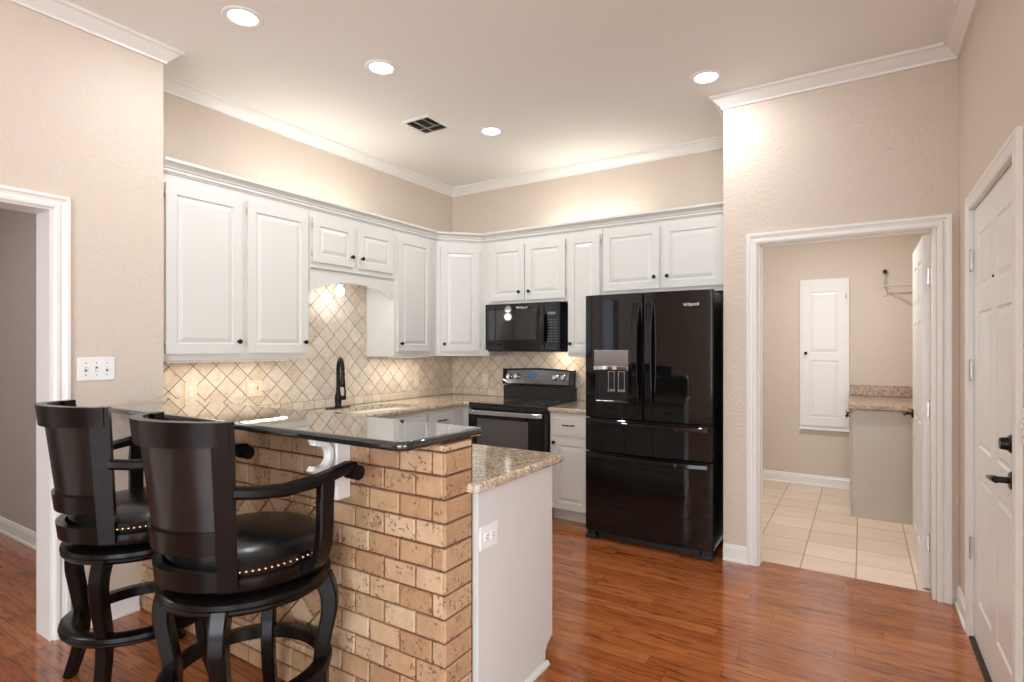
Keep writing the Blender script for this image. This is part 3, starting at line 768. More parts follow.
# bar wall
T_ = thing('bar_wall', 'travertine brick faced bar wall carrying the black granite bar top', 'wall', (-2.25, 1.55, 0))
YBF = 1.479
b = MB(); b.box(XN+.002, -1.208, YBF+.006, 1.646, 0, 1.079); b.build('core', 'brickgrout', T_)
pf = lambda u, v, d: (u, YBF+.006-d, v)
pe = lambda u, v, d: (-1.208+d, u, v)
U0, U1, V0, V1 = -2.93, -1.80, .155, .80
b = MB(); RH, RL, G = .0815, .1525, .008
z = 1.052+RH; k = 0
while z > 0.005:
    z0 = max(z-RH, 0.0); zn = z; z = min(z, 1.079)
    sh = RL/2 if k % 2 else 0
    u = -1.178+sh
    while u > XN:
        a, c = max(u-RL, XN+.004), min(u, -1.200)
        segs = [(a, c)]
        if z0 < V1+.03 and z > V0-.03:
            segs = []
            if c > U1+.0: segs.append((max(a, U1), c))
            if a < U0: segs.append((a, min(c, U0)))
        for a_, c_ in segs:
            if c_-a_ > .012:
                jj = lambda: random.uniform(-.0012, .0012)
                b.tile([(a_+G/2+jj(), z0+G/2+jj()), (c_-(.009 if c_ > -1.203 else G/2)+jj()*.5, z0+G/2+jj()), (c_-(.009 if c_ > -1.203 else G/2), z-G/2+jj()), (a_+G/2+jj(), z-G/2+jj())], pf, .012, .003)
        u -= RL
    b.tile([(YBF-.004, z0+G/2), (1.627, z0+G/2), (1.627, z-G/2), (YBF-.004, z-G/2)], pe, .012, .003)
    z = zn-RH; k += 1
# fill the rows cut above and below the inset
zt = [1.052-RH*i for i in range(14)]
top = min(v for v in zt if v > V1+.03); bot = max(v for v in zt if v < V0-.03)
rowtiles(b, U0, U1, V1, top, RL, G, pf, .012, 0, .003) if top-V1 > .02 else None
rowtiles(b, U0, U1, bot, V0, RL, G, pf, .012, 0, .003) if V0-bot > .02 else None
b.build('brick_tiles', 'brick', T_, fixn=True)
b = MB(); rowtiles(b, U0, U1, V1-.034, V1, .105, .006, pf, .013, .02, .004); rowtiles(b, U0, U1, V0, V0+.034, .105, .006, pf, .013, .05, .004)
for ua in (U0, U1-.034):
    v = V0+.034
    while v < V1-.04:
        e_ = min(v+.105, V1-.034); b.tile([(ua+.003, v+.003), (ua+.031, v+.003), (ua+.031, e_-.003), (ua+.003, e_-.003)], pf, .013, .004); v += .105
b.build('pencil_border', 'brick', T_, fixn=True)
b = MB(); diamonds(b, [(U0+.036, U1-.036, V0+.036, V1-.036)], .0735, .008, pf, .010, (-2.1, .46)); b.build('diamond_inset', 'brick', T_, fixn=True)

# corbel under the bar
T_ = thing('corbel', 'white scroll corbel bracing the black bar top against the travertine wall', 'corbel', (-1.675, 1.42, .83))
b = MB(); b.box(-1.692, -1.655, 1.405, YBF-.0065, .838, 1.079, bev=.004); b.build('back_plate', 'trim', T_)
b = MB(); pts = []
for k in range(17):
    a = math.radians(100-k*200/16); pts.append((-1.676, 1.342+.044*math.cos(a), 1.012+.048*math.sin(a)))
pts = [(-1.676, 1.316, 1.066)]+pts+[(-1.676, 1.316, .964), (-1.676, 1.305, .972)]
b.ribbon(pts, .018, .010, (1, 0, 0)); b.box(-1.692, -1.655, 1.305, 1.41, 1.067, 1.079, bev=.002)
b.build('scroll', 'trim', T_)
b = MB(); b.ribbon([(-1.676, 1.33, .957), (-1.676, 1.37, .945), (-1.676, 1.41, .90)], .024, .009, (1, 0, 0)); b.build('brace', 'trim', T_)

# ------------------------------------------------------------------ plates: switches and outlets
def plate(name, label, cat, f, w_, h_, mat, kinds, group=None, slot='slotgrey'):
    """f: frame centred on the plate; kinds: list of 'outlet'/'toggle'/'rocker'"""
    T = thing(name, label, cat, tuple(f.translation), 0, group)
    b = MB(); b.x = f; b.box(-w_/2, w_/2, -.006, 0, -h_/2, h_/2, bev=.003, seg=2); b.build('cover_plate', mat, T)
    n = len(kinds); 
    for i, k in enumerate(kinds):
        cx = (i-(n-1)/2)*.046
        if k == 'outlet':
            for s in (-1, 1):
                b = MB(); b.x = f; b.box(cx-.016, cx+.016, -.009, -.005, s*.0195-.0145, s*.0195+.0145, bev=.002); r_ = b.build('socket', 'white', T)
                b = MB(); b.x = f
                for q in (-.0065, .0065): b.box(cx+q-.0012, cx+q+.0012, -.0096, -.0088, s*.0195-.001, s*.0195+.008)
                b.box(cx-.002, cx+.002, -.0096, -.0088, s*.0195-.0095, s*.0195-.0055); b.build('slots', slot, r_)
        elif k == 'sideways outlet':
            for s in (-1, 1):
                b = MB(); b.x = f; b.box(s*.0195-.0145, s*.0195+.0145, -.009, -.005, -.016, .016, bev=.002); r_ = b.build('socket', mat, T)
                b = MB(); b.x = f
                for q in (-.0065, .0065): b.box(s*.0195-.001, s*.0195+.008, -.0096, -.0088, q-.0012, q+.0012)
                b.box(s*.0195-.0095, s*.0195-.0055, -.0096, -.0088, -.002, .002); b.build('slots', slot, r_)
        elif k == 'toggle':
            b = MB(); b.x = f; b.box(cx-.005, cx+.005, -.0075, -.005, -.012, .012); s_ = b.build('toggle_surround', slot, T)
            b = MB(); b.x = f; b.box(cx-.0042, cx+.0042, -.016, -.006, -.002 if i % 2 == 0 else -.010, .010 if i % 2 == 0 else .002, bev=.001); b.build('toggle', mat, T)
            b = MB(); b.x = f
            for s in (-1, 1): b.cyl((cx, -.0068, s*.03), (cx, -.0055, s*.03), .003, seg=10)
            b.build('screws', slot, T)
        else:
            b = MB(); b.x = f; b.box(cx-.0165, cx+.0165, -.009, -.005, -.033, .033, bev=.0015); b.build('rocker', mat, T)
plate('light_switch', 'white triple light switch plate on the beige wall beside the left doorway', 'switch', frame((XN, 1.268, 1.300), (0, 1, 0)), .165, .116, 'white', ['toggle']*3)
plate('wall_outlet', 'white outlet on the end panel of the peninsula', 'outlet', frame((XP, 1.722, .703), (0, 1, 0)), .118, .088, 'white', ['sideways outlet'])
plate('wall_outlet', 'almond outlet on the backsplash nearest the left wall end', 'outlet', frame((XK+.008, 1.925, 1.125), (0, 1, 0)), .080, .118, 'almond', ['outlet'])
plate('light_switch', 'almond double plate on the backsplash under the second tall cabinet door', 'switch', frame((XK+.008, 2.37, 1.118), (0, 1, 0)), .118, .118, 'almond', ['outlet', 'toggle'])
plate('wall_outlet', 'almond outlet on the left backsplash, right of the faucet', 'outlet', frame((XK+.008, 4.06, 1.09), (0, 1, 0)), .080, .118, 'almond', ['outlet'])
plate('wall_outlet', 'almond outlet on the back wall tiles, left of the range', 'outlet', frame((-3.235, YB-.008, 1.09), (1, 0, 0)), .078, .116, 'almond', ['outlet'])
plate('light_switch', 'white light switch plate at the right edge, nearest the lever handled door', 'switch', frame((XR, 2.39, 1.15), (0, -1, 0)), .118, .116, 'white', ['toggle', 'toggle'])

# ------------------------------------------------------------------ lettering
def lettering(text, f, h, parent, mat='logo', name='lettering'):
    cu = bpy.data.curves.new('txt', 'FONT'); cu.body = text; cu.size = h; cu.extrude = .0004; cu.align_x = 'CENTER'
    o = bpy.data.objects.new('txt', cu); C.objects.link(o)
    dg = bpy.context.evaluated_depsgraph_get(); dg.update()
    me = bpy.data.meshes.new_from_object(o.evaluated_get(dg)); bpy.data.objects.remove(o); bpy.data.curves.remove(cu)
    bm = bmesh.new(); bm.from_mesh(me); bpy.data.meshes.remove(me)
    m = MB(); m._add(bm, f @ Matrix.Rotation(PI/2, 4, 'X')); return m.build(name, mat, parent)

# ------------------------------------------------------------------ refrigerator
T_ = thing('refrigerator', 'glossy black french door refrigerator with two drawers and ice dispenser', 'refrigerator', (-1.285, 4.2, 0))
fx0, fx1, fy = -1.742, -.828, 3.79
b = MB(); b.box(fx0+.008, fx1-.008, fy+.062, 4.60, .03, 1.785, bev=.006, seg=2); b.build('body', 'black', T_)
def fdoor(x0, x1, z0, z1, name):
    m = MB(); n = 12; sec = []
    for k in range(n+1):
        u = k/n; x = x0+(x1-x0)*u; X = (x-fx0)/(fx1-fx0)
        sec.append((x, fy-.028*(1-(2*X-1)**2)))
    sec[0] = (x0+.0, sec[0][1]+.006); sec[-1] = (x1, sec[-1][1]+.006); sec.insert(1, (x0+.006, fy-.028*(1-(2*(x0+.006-fx0)/(fx1-fx0)-1)**2))); sec.insert(-1, (x1-.006, fy-.028*(1-(2*(x1-.006-fx0)/(fx1-fx0)-1)**2)))
    ring = lambda z, g: [(x, y+g, z) for x, y in sec]+[(x1, fy+.058, z), (x0, fy+.058, z)]
    m.rings([ring(z0, .004), ring(z0+.004, 0), ring(z1-.004, 0), ring(z1, .004)]); return m
# left door with a recess for the dispenser: build as pieces around the recess
dx0, dx1, dz0, dz1 = -1.656, -1.402, 1.005, 1.39
xm = -1.291
ld = fdoor(fx0, xm-.002, .897, 1.792, 'door')
def boolean_cut(mb, cx):
    me = bpy.data.meshes.new('a'); mb.bm.to_mesh(me); mb.bm.free(); o = bpy.data.objects.new('a', me); C.objects.link(o)
    hm = bpy.data.meshes.new('h'); cx.bm.to_mesh(hm); cx.bm.free(); ho = bpy.data.objects.new('h', hm); C.objects.link(ho)
    md = o.modifiers.new('b', 'BOOLEAN'); md.object = ho; md.solver = 'EXACT'
    dg = bpy.context.evaluated_depsgraph_get(); em = bpy.data.meshes.new_from_object(o.evaluated_get(dg))
    bpy.data.objects.remove(o); bpy.data.objects.remove(ho)
    r = MB(); r.bm.free(); r.bm = bmesh.new(); r.tint = r.bm.faces.layers.float.new('tint'); r.bm.from_mesh(em); bpy.data.meshes.remove(em); return r
ld = boolean_cut(ld, MB().box(dx0, dx1, fy-.10, fy+.052, dz0+.004, 1.254))
dl = ld.build('door', 'black', T_); dl['label'] = 'left door with ice and water dispenser'
dr = fdoor(xm+.002, fx1, .897, 1.792, 'door').build('door', 'black', T_)
fr = lambda z0, z1: fdoor(fx0, fx1, z0, z1, 'drawer').build('drawer', 'black', T_)
w1, w2 = fr(.650, .889), fr(.062, .642)
def fyat(x): return fy-.028*(1-(2*(x-fx0)/(fx1-fx0)-1)**2)
# bow handles
for xc, d_ in ((xm-.045, dl), (xm+.05, dr)):
    m = MB(); pts = []
    for k in range(15):
        u = k/14; z = 1.005+.71*u; pts.append((xc, fyat(xc)-.012-.045*math.sin(PI*u)**.55, z))
    m.ribbon(pts, .022, .009, (1, 0, 0), ch=.5)
    m.build('handle', 'black', d_)
for z, d_ in ((.862, w1), (.618, w2)):
    m = MB(); pts = []
    for k in range(21):
        u = k/20; x = fx0+.02+(fx1-fx0-.04)*u; pts.append((x, fyat(x)-.008-.028*math.sin(PI*u)**.5, z))
    m.ribbon(pts, .015, .007, (0, 0, 1), ch=.5); m.build('handle', 'black', d_)
m = MB(); m.box(dx0-.004, dx1+.004, fyat(dx1)-.004, fyat(-1.53)+.02, 1.262, dz1, bev=.003); cp = m.build('control_panel', 'smokedsteel', dl)
m = MB(); m.rings([[(dx0-.004+(dx1-dx0+.008)*k/12, fyat(-1.53)-.006-.010*math.sin(PI*k/12), z_) for k in range(13)] for z_ in (1.248, 1.27)] , wrap=False); 
m.bm.free(); m = MB()
pts = [(dx0-.004+(dx1-dx0+.008)*k/12, fyat(dx1)-.002-.012*math.sin(PI*k/12), 1.258+.006*math.sin(PI*k/12)) for k in range(13)]
m.ribbon(pts, .013, .006, (0, 0, 1)); m.build('dispenser_spout', 'mirror', dl)
m = MB(); m.box(dx0+.003, dx1-.003, fy+.030, fy+.050, dz0+.006, 1.252); m.build('dispenser_back', 'blackplastic', dl)
m = MB(); m.box(dx0+.002, dx1-.002, fyat(dx0)-.003, fy+.03, dz0+.004, dz0+.02, bev=.003); m.build('drip_tray', 'darksteel', dl)
for xa in (-1.563, -1.487):
    m = MB(); f0 = Matrix.Identity(4)
    m.sweep([(xa, fy+.006, 1.10), (xa+.05, fy+.006, 1.10), (xa+.05, fy+.006, 1.238), (xa, fy+.006, 1.238)], [(0, 0), (.005, 0), (.005, .004), (0, .004)], normal=(0, -1, 0), closed=True)
    m.box(xa-.004, xa+.054, fy, fy+.006, 1.09, 1.108); pd = m.build('paddle', 'steel', dl)
    m = MB(); m.box(xa+.003, xa+.047, fy+.006, fy+.02, 1.10, 1.235); m.build('paddle_face', 'blackplastic', pd)
for xa in (fx0+.002, fx1-.085):
    m = MB(); m.box(xa, xa+.083, fy-.005, fy+.14, 0, .032, bev=.008, seg=2); m.box(xa+.01, xa+.073, fy+.01, fy+.12, .03, .062); m.build('foot', 'rubber', T_)
m = MB(); m.box(fx0+.09, fx1-.09, fy+.03, fy+.05, .012, .06); m.build('kick_grille', 'rubber', T_)
lettering('Whirlpool', frame((-.985, fyat(-.985)-.002, 1.688), (1, 0, 0)), .034, dr)

# ------------------------------------------------------------------ range
T_ = thing('range', 'black freestanding electric range with glass cooktop and raised control panel', 'range', (-2.565, 4.25, 0))
rx0, rx1 = -2.952, -2.178
b = MB(); b.box(rx0, rx1, 4.0, 4.61, .03, .905, bev=.004); b.build('body', 'blackplastic', T_)
b = MB(); b.box(rx0-.001, rx1+.001, 3.965, 4.53, .905, .926, bev=.006, seg=2); ct = b.build('cooktop', 'glassblack', T_)
for (cx_, cy_, r_) in ((-2.76, 4.12, .105), (-2.37, 4.12, .085), (-2.76, 4.37, .075), (-2.37, 4.37, .10)):
    m = MB(); m.lathe([(r_, 0), (r_, .0005), (r_-.003, .0005), (r_-.003, 0)], (cx_, cy_, .9258), 40, closed=True); m.build('burner_ring', 'keys', ct)
b = MB(); b.box(rx0+.004, rx1-.004, 3.955, 4.005, .285, .868, bev=.006, seg=2); od = b.build('oven_door', 'black', T_)
m = MB(); m.box(rx0+.10, rx1-.155, 3.9525, 3.957, .40, .792, bev=.001); m.build('oven_window', 'ovenglass', od)
m = MB(); pts = [(rx0+.02+(rx1-rx0-.04)*k/16, 3.945-.040*min(1, math.sin(PI*k/16)*3.0), .848) for k in range(17)]
m.ribbon(pts, .018, .009, (0, 0, 1), ch=.4); m.build('handle', 'steel', od)
b = MB(); b.box(rx0+.004, rx1-.004, 3.965, 4.005, .872, .904, bev=.004); b.build('front_trim', 'blackplastic', T_)
b = MB(); b.box(rx0+.004, rx1-.004, 3.96, 4.005, .085, .275, bev=.006, seg=2); b.build('storage_drawer', 'black', T_)
for xa in (rx0+.03, rx1-.07):
    for ya in (4.04, 4.54): m = MB(); m.cyl((xa+.02, ya, 0), (xa+.02, ya, .035), .018); m.build('foot', 'rubber', T_)
# backguard: lower riser and tilted control panel with a bowed top
b = MB(); b.box(rx0-.004, rx1-.022, 4.535, 4.60, .92, 1.045, bev=.004); b.build('riser', 'blackplastic', T_)
b = MB(); n = 16; P1 = []
for k in range(n+1):
    u = k/n; x = rx0-.010+(rx1-rx0-.004)*u; P1.append((x, 1.196+.010*math.sin(PI*u)**2))
poly = [(rx0-.004, 1.045), (rx1-.014, 1.045)]+P1[::-1]
rot = Matrix.Translation((-.014, 4.535, 1.052)) @ Matrix.Rotation(math.radians(-10), 4, 'X') @ Matrix.Translation((0, -4.535, -1.04))
b.x = rot; b.prism(poly, 4.535, 4.585, axis='Y', bev=.006, seg=2); bg = b.build('control_panel', 'black', T_)
b = MB(); b.x = rot; poly = [(rx0+.045, 1.055), (rx1-.06, 1.055)]+[(rx0+.045+(rx1-rx0-.105)*(1-k/n), 1.178+.008*math.sin(PI*k/n)**2) for k in range(n+1)]
b.prism(poly, 4.531, 4.536, axis='Y'); b.build('fascia', 'darksteel', bg)
for x in (-2.875, -2.79, -2.375, -2.29):
    m = MB(); m.x = rot @ Matrix.Translation((x, 4.531, 1.118)) @ Matrix.Rotation(PI/2, 4, 'X')
    m.lathe([(0, 0), (.029, 0), (.029, .006), (.024, .010), (.022, .026), (.019, .030), (0, .030)], seg=24)
    m.box(-.004, .004, -.022, .022, .028, .037, bev=.001); m.build('knob', 'steel', bg)
m = MB(); m.x = rot; m.box(-2.665, -2.585, 4.5285, 4.532, 1.115, 1.172, bev=.001); m.build('display', 'lcd', bg)
m = MB(); m.x = rot
for i in range(5):
    for j in range(3):
        if abs(i-2) > 0: m.box(-2.625+(i-2)*.042-.009, -2.625+(i-2)*.042+.009, 4.5292, 4.5315, 1.075+.027*j, 1.082+.027*j)
m.build('key_markings', 'keys', bg)

# ------------------------------------------------------------------ microwave
T_ = thing('microwave', 'black over-the-range microwave mounted under the short back cabinet', 'microwave', (-2.552, 4.4, 1.372))
mx0, mx1, my, mz0, mz1 = -2.959, -2.183, 4.235, 1.372, 1.803
b = MB(); b.box(mx0, mx1, my+.04, YB-.01, mz0, mz1, bev=.003); b.build('body', 'blackplastic', T_)
b = MB(); b.box(mx0, -2.337, my, my+.039, mz0+.012, mz1-.0, bev=.002); md_ = b.build('door', 'black', T_)
m = MB(); m.box(mx0+.035, -2.42, my-.002, my+.003, mz0+.105, mz1-.055, bev=.001); m.build('window', 'glassblack', md_)
b = MB(); b.box(-2.334, mx1, my, my+.039, mz0+.012, mz1, bev=.002); cp = b.build('control_panel', 'black', T_)
m = MB(); pts = [(-2.338, my-.004-.045*math.sin(PI*k/12)**.6, mz0+.07+.27*k/12) for k in range(13)]
m.ribbon(pts, lambda i: .008+.014*math.sin(PI*i/12), .008, (1, 0, 0), ch=.5); m.build('handle', 'blackplastic', md_)
m = MB(); m.box(-2.30, -2.225, my-.0015, my+.001, 1.694, 1.716); m.build('display', 'keys', cp)
m = MB()
for i in range(4):
    for j in range(9): m.box(-2.303+i*.026, -2.287+i*.026, my-.0012, my+.001, 1.455+j*.024, 1.462+j*.024)
m.build('key_markings', 'slotgrey', cp)
m = MB()
for j in range(3): m.box(mx0+.03, mx1-.03, my-.001, my+.002, mz1-.022-.006*j, mz1-.020-.006*j)
m.build('vent_slots', 'rubber', md_)
lettering('Whirlpool', frame((-2.565, my-.001, 1.756), (1, 0, 0)), .028, md_)
m = MB(); m.box(mx0+.02, mx1-.02, my+.02, my+.2, mz0-.004, mz0+.002); m.build('underside_grille', 'slotgrey', T_)
m = MB(); m.box(-2.35, -2.25, my+.21, my+.27, mz0-.004, mz0+.001); m.build('task_light', 'white', T_)
area('task_light_glow', (.25, .08, -.008), (math.radians(50), 0, 0), .1, .06, .9, (1, .8, .6), parent=T_)

# ------------------------------------------------------------------ bar stools
def stool():
    T = thing('bar_stool', '', 'stool', (0, 0, 0), 0, 'bar stools at the peninsula')
    for az in (41.5, 131.5, 221.5, 311.5):
        a = math.radians(az); rad = Vector((math.cos(a), math.sin(a), 0)); tan = (-math.sin(a), math.cos(a), 0)
        key = [(.30, 0), (.283, .05), (.262, .12), (.250, .20), (.248, .27), (.258, .34), (.272, .41), (.281, .46), (.280, .51), (.270, .55), (.256, .582)]
        pts = []
        for i in range(len(key)-1):                       # Catmull-Rom through the key radii
            p_ = [Vector(key[min(max(i+j, 0), len(key)-1)]) for j in (-1, 0, 1, 2)]
            for q in range(3):
                t_ = q/3; v = .5*((2*p_[1])+(p_[2]-p_[0])*t_+(2*p_[0]-5*p_[1]+4*p_[2]-p_[3])*t_*t_+(3*p_[1]-p_[0]-3*p_[2]+p_[3])*t_**3)
                pts.append(rad*v.x+Vector((0, 0, v.y)))
        pts.append(rad*key[-1][0]+Vector((0, 0, key[-1][1])))
        m = MB(); m.ribbon(pts, lambda i: .023+.004*(i/30), lambda i: .019+.012*(i/30), tan, ch=.25); m.build('leg', 'espresso', T)
    m = MB(); m.lathe([(.235, .252), (.262, .250), (.276, .254), (.283, .262), (.279, .268), (.286, .276), (.283, .290), (.272, .296), (.235, .296)], seg=64, closed=True); m.build('footrest_ring', 'espresso', T)
    m = MB(); m.lathe([(.20, .570), (.255, .567), (.270, .572), (.279, .583), (.275, .590), (.281, .598), (.279, .612), (.268, .620), (.20, .622)], seg=64, closed=True); m.build('base_ring', 'espresso', T)
    m = MB(); m.box(-.20, .20, -.02, .02, .585, .612); m.box(-.02, .02, -.20, .20, .586, .611); m.lathe([(0, .60), (.11, .60), (.11, .628), (0, .628)], seg=24); m.build('swivel_plate', 'blackplastic', T)
    # seat: slightly squared round
    def ring(r, z, yoff=.01): return [(r*1.02*math.copysign(abs(math.cos(a))**.92, math.cos(a)), yoff+r*math.copysign(abs(math.sin(a))**.92, math.sin(a)), z) for a in [2*PI*k/56 for k in range(56)]]
    m = MB(); m.rings([ring(.10, .627), ring(.238, .632), ring(.252, .640), ring(.258, .660), ring(.256, .680), ring(.248, .688), ring(.10, .690)]); m.build('seat_frame', 'espresso', T)
    m = MB(); m.rings([ring(.24, .684), ring(.252, .690), ring(.258, .706), ring(.261, .724), ring(.244, .738), ring(.218, .756), ring(.175, .768), ring(.12, .775), ring(.06, .778), ring(.01, .779)])
    cu = m.build('cushion', 'leather', T)
    m = MB()
    m.rings([ring(.2565, .703), ring(.2580, .7035), ring(.2580, .7065), ring(.2565, .707)])
    for f in m.bm.faces: f.material_index = 1
    for k in range(84):
        a = 2*PI*k/84; rr_ = .2585
        p = (rr_*1.02*math.copysign(abs(math.cos(a))**.92, math.cos(a)), .01+rr_*math.copysign(abs(math.sin(a))**.92, math.sin(a)), .705)
        if math.sin(a) > -.72: m.sphere(p, .0050, seg=8)
    nt = m.build('nailhead_trim', 'nail', cu); nt.data.materials.append(M['leather'])
    # back: interpolated arc, u in -1..1, height h -> point
    def arcpt(u, h, off=0):
        t_ = (h-.68)/.51; hw = .187+.034*t_; ye = -.165-.035*t_; yc = -.264-.061*t_
        sag = ye-yc; R = (hw*hw+sag*sag)/(2*sag); A_ = math.asin(min(1, hw/R)); a = u*A_
        cy_ = yc+R
        return Vector(((R+off)*math.sin(a), cy_-(R+off)*math.cos(a), h))
    def arcslab(h0, h1, o0, o1, u0=-1, u1=1, n=20, crown=0, mat='espresso', name='slat', nh=1, bulge=0):
        m = MB(); rr = []
        for k in range(n+1):
            u = u0+(u1-u0)*k/n; q = crown*(1-u*u); sec = []
            for j in range(nh+1): sec.append(arcpt(u, h0+(h1+q-h0)*j/nh, o1+bulge*math.sin(PI*j/nh)))
            for j in range(nh, -1, -1): sec.append(arcpt(u, h0+(h1+q-h0)*j/nh, o0))
            rr.append([tuple(p) for p in sec])
        m.rings(rr); return m
    m = arcslab(1.108, 1.183, -.004, .032, -1.0, 1.0, crown=0.006, n=24); m.build('top_rail', 'espresso', T)
    m = arcslab(.800, 1.115, -.006, .012, -.97, .97, n=20, nh=4); m.build('back_panel', 'leather', T)
    m = arcslab(.770, .838, -.008, .024, -1.0, .98, n=20); m.build('back_slat', 'espresso', T)
    m = arcslab(.655, .717, -.004, .026, -1.05, 1.0, n=20); m.build('lower_band', 'espresso', T)
    for s in (-1, 1):
        m = MB(); rr = []
        for h in [.652+k*(1.184-.652)/10 for k in range(11)]:
            p0 = arcpt(s*.83, h, .028); p1 = arcpt(s*1.06, h, .028); p2 = arcpt(s*1.06, h, -.012); p3 = arcpt(s*.83, h, -.012)
            rr.append([tuple(p) for p in (p0, p1, p2, p3)])
        m.rings(rr, smooth=False); m.build('back_post', 'espresso', T)
    for s in (-1, 1):
        m = MB()
        key = [(.232, -.19, .965), (.265, -.13, .957), (.290, -.05, .953), (.311, .04, .963), (.323, .11, .978), (.331, .165, .992), (.334, .19, .990)]
        pts = [(s*x, y, z) for x, y, z in key]
        m.ribbon(pts, .024, lambda i: .019, (1, 0, .0), ch=.5)
        m.cyl((s*.334-.027, .190, .971), (s*.334+.027, .190, .971), .027, seg=20); m.cyl((s*.334-.031, .190, .971), (s*.334+.031, .190, .971), .013, seg=14)
        ar = m.build('armrest', 'espresso', T)
        m = MB(); key = [(.318, .085, .965), (.318, .080, .88), (.317, .080, .80), (.312, .078, .74), (.296, .075, .695), (.268, .065, .662), (.240, .055, .648)]
        m.ribbon([(s*x, y, z) for x, y, z in key], .028, .017, (0, 1, 0), ch=.3); m.build('arm_support', 'espresso', T)
    return T
s1 = stool(); s1.location = (-1.855, 1.184-.005, 0); s1.rotation_euler = (0, 0, math.radians(-1))
s1['label'] = 'black swivel bar stool nearest the camera, its back toward us'
s2 = dup(s1, (-2.635, 1.185, 0), math.radians(-5.5), 'black swivel bar stool at the left, beside the doorway casing')

# ------------------------------------------------------------------ ceiling fixtures
def can(x, y, label, power):
    T = thing('recessed_light', label, 'light', (x, y, H), 0, 'recessed ceiling lights')
    m = MB(); m.lathe([(.066, -.0005), (.070, -.006), (.092, -.006), (.098, -.0005)], (x, y, H), 40, closed=True); m.build('trim_ring', 'white', T)
    m = MB(); m.lathe([(0, -.003), (.060, -.003), (.068, -.0005), (0, -.0005)], (x, y, H), 32); m.build('lens', 'lamp', T)
    area('recessed_light_glow', (0, 0, -.012), (0, 0, 0), .13, .13, power, (.93, .97, 1), 'DISK', parent=T)
can(-2.634, 1.645, 'round recessed ceiling light nearest the near left wall', 5.6)
can(-2.414, 2.38, 'round recessed ceiling light between the air vent and the nearest left light', 5.6)
can(-.812, 3.526, 'round recessed ceiling light close to the corner beside the refrigerator', 5.6)
can(-2.411, 3.527, 'round recessed ceiling light farthest back, right of the air vent', 5.6)
T_ = thing('ceiling_vent', 'square white air vent with dark louvers in the ceiling', 'vent', (-2.745, 3.165, H))
vx0, vx1, vy0, vy1 = -2.875, -2.615, 3.03, 3.30
m = MB(); m.sweep([(vx0, vy0, H), (vx1, vy0, H), (vx1, vy1, H), (vx0, vy1, H)], [(0, 0), (.024, 0), (.024, -.010), (.004, -.004)], closed=True, flip=1); 
m.box(-2.785, -2.775, vy0+.02, vy1-.02, H-.009, H-.002); m.box(vx0+.02, vx1-.02, 3.20, 3.21, H-.009, H-.002); m.box(-2.70, -2.692, vy0+.02, 3.2, H-.009, H-.002)
m.build('frame', 'white', T_)
m = MB(); m.box(vx0+.02, vx1-.02, vy0+.02, vy1-.02, H-.003, H-.0005); m.build('duct_opening', 'ventdark', T_)
m = MB()
for k in range(9):
    y = vy0+.035+k*.026
    m.box(vx0+.022, vx1-.022, -.009, .009, -.0006, .0006, mat=Matrix.Translation((0, y, H-.009)) @ Matrix.Rotation(math.radians(40), 4, 'X'))
m.build('louvers', 'slotgrey', T_)

# bulb above the sink
T_ = thing('sink_light', 'bare lit bulb in a socket above the sink, behind the arched valance', 'light', (-3.5, 3.0, 1.955))
m = MB(); m.lathe([(0, 0), (.045, 0), (.045, -.012), (.028, -.022), (.024, -.05), (0, -.05)], (-3.5, 3.0, 1.954), 24); m.build('socket', 'blue', T_)
m = MB(); m.lathe([(.014, 0), (.018, -.014), (.032, -.032), (.036, -.05), (.031, -.070), (.018, -.082), (0, -.086)], (-3.5, 3.0, 1.902), 24); m.build('bulb', 'bulb', T_)
l = bpy.data.lights.new('sink_bulb_glow', 'POINT'); l.energy = .9; l.color = (.95, .97, 1); l.shadow_soft_size = .04
o = bpy.data.objects.new('sink_bulb_glow', l); C.objects.link(o); o.parent = T_; o.location = (0.0, 0, -.19)

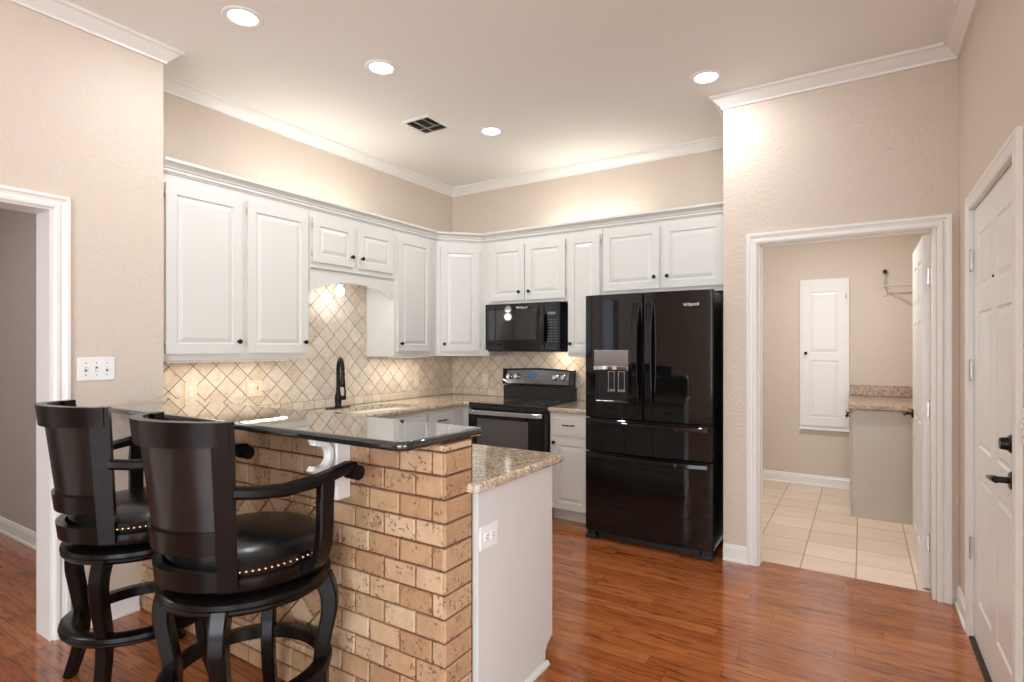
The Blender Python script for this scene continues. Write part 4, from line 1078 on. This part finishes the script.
# ------------------------------------------------------------------ laundry
T_ = thing('ironing_board_cabinet', 'tall narrow white wall cabinet with two panels in the laundry', 'cabinet', (-.326, 6.45, .58))
m = MB(); m.box(-.545, -.108, 6.425, 6.449, .575, 2.10, bev=.003); m.build('body', 'door', T_)
FI = frame((0, 6.425, 0), (1, 0, 0)); m = MB()
panel_grid(m, .375, 1.43, .018, [(.06, .315, .08, .655), (.06, .315, .735, 1.35)], [(.005, .006), (.012, .006), (.034, .001)], FI @ Matrix.Translation((-.515, -.018, .62)), back=False)
d_ = m.build('door', 'door', T_); knob(d_, FI @ Matrix.Translation((0, -.018, 0)), -.488, 1.35)
for z in (1.92, .78):
    m = MB(); m.cyl((-.136, 6.402, z-.02), (-.136, 6.402, z+.02), .005, seg=8); m.build('hinge', 'hinge', d_)
m = MB(); m.sweep([(-.545, 6.44, .575), (-.108, 6.44, .575)], [(0, 0), (.03, .0), (.026, .014), (.0, .02)], flip=-1); m.build('sill_molding', 'door', T_)
T_ = thing('base_cabinet', 'greige laundry base cabinet seen through the doorway, its plain end toward us', 'cabinet', (.2, 5.9, 0))
m = MB(); m.box(-.07, .555, 5.415, 6.44, .0, .895, bev=.002); m.build('body', 'greige', T_)
FQ = frame((-.07, 0, 0), (0, -1, 0))
d_ = cdoor(T_, FQ, -6.41, -5.98, .12, .86, (-6.02, .80), mat='greige'); d_ = cdoor(T_, FQ, -5.95, -5.46, .12, .86, (-5.50, .83), mat='greige')
T_ = thing('countertop', 'brown speckled granite counter with upstand on the laundry cabinet', 'countertop', (.2, 5.9, .895))
slab_poly('worktop', [(-.10, 5.385), (.556, 5.385), (.556, 6.442), (-.10, 6.442)], .896, .936, 'granitedark', None, None, parent=T_)
m = MB(); m.box(-.10, .556, 6.424, 6.444, .937, 1.04, bev=.003); m.build('upstand', 'granitedark', T_)
T_ = thing('closet_rod', 'white hanging rod on a wall bracket high in the laundry', 'rod', (.25, 6.43, 1.98))
m = MB(); m.box(.170, .198, 6.436, 6.449, 1.90, 2.16, bev=.002); m.tube([(.184, 6.44, 2.125), (.176, 6.40, 2.06), (.168, 6.36, 2.0), (.172, 6.34, 1.985)], .006, 8); m.build('bracket', 'rodwire', T_)
m = MB(); m.cyl((.184, 6.449, 2.135), (.184, 6.40, 2.135), .020, .018, 18); m.build('round_cap', 'bronze', T_)
m = MB(); m.cyl((.175, 6.33, 1.99), (.555, 6.33, 1.99), .009); m.build('rod', 'rodwire', T_)
m = MB(); m.cyl((.185, 6.345, 1.985), (.555, 6.44, 1.70), .005); m.build('brace', 'rodwire', T_)
area('laundry_ceiling_glow', (-.25, 5.0, 2.72), (0, 0, 0), .16, .16, 19, (.95, .98, 1))
area('side_room_ceiling_glow', (-4.8, .3, 2.72), (0, 0, 0), .5, .5, 8, (1, .95, .9))
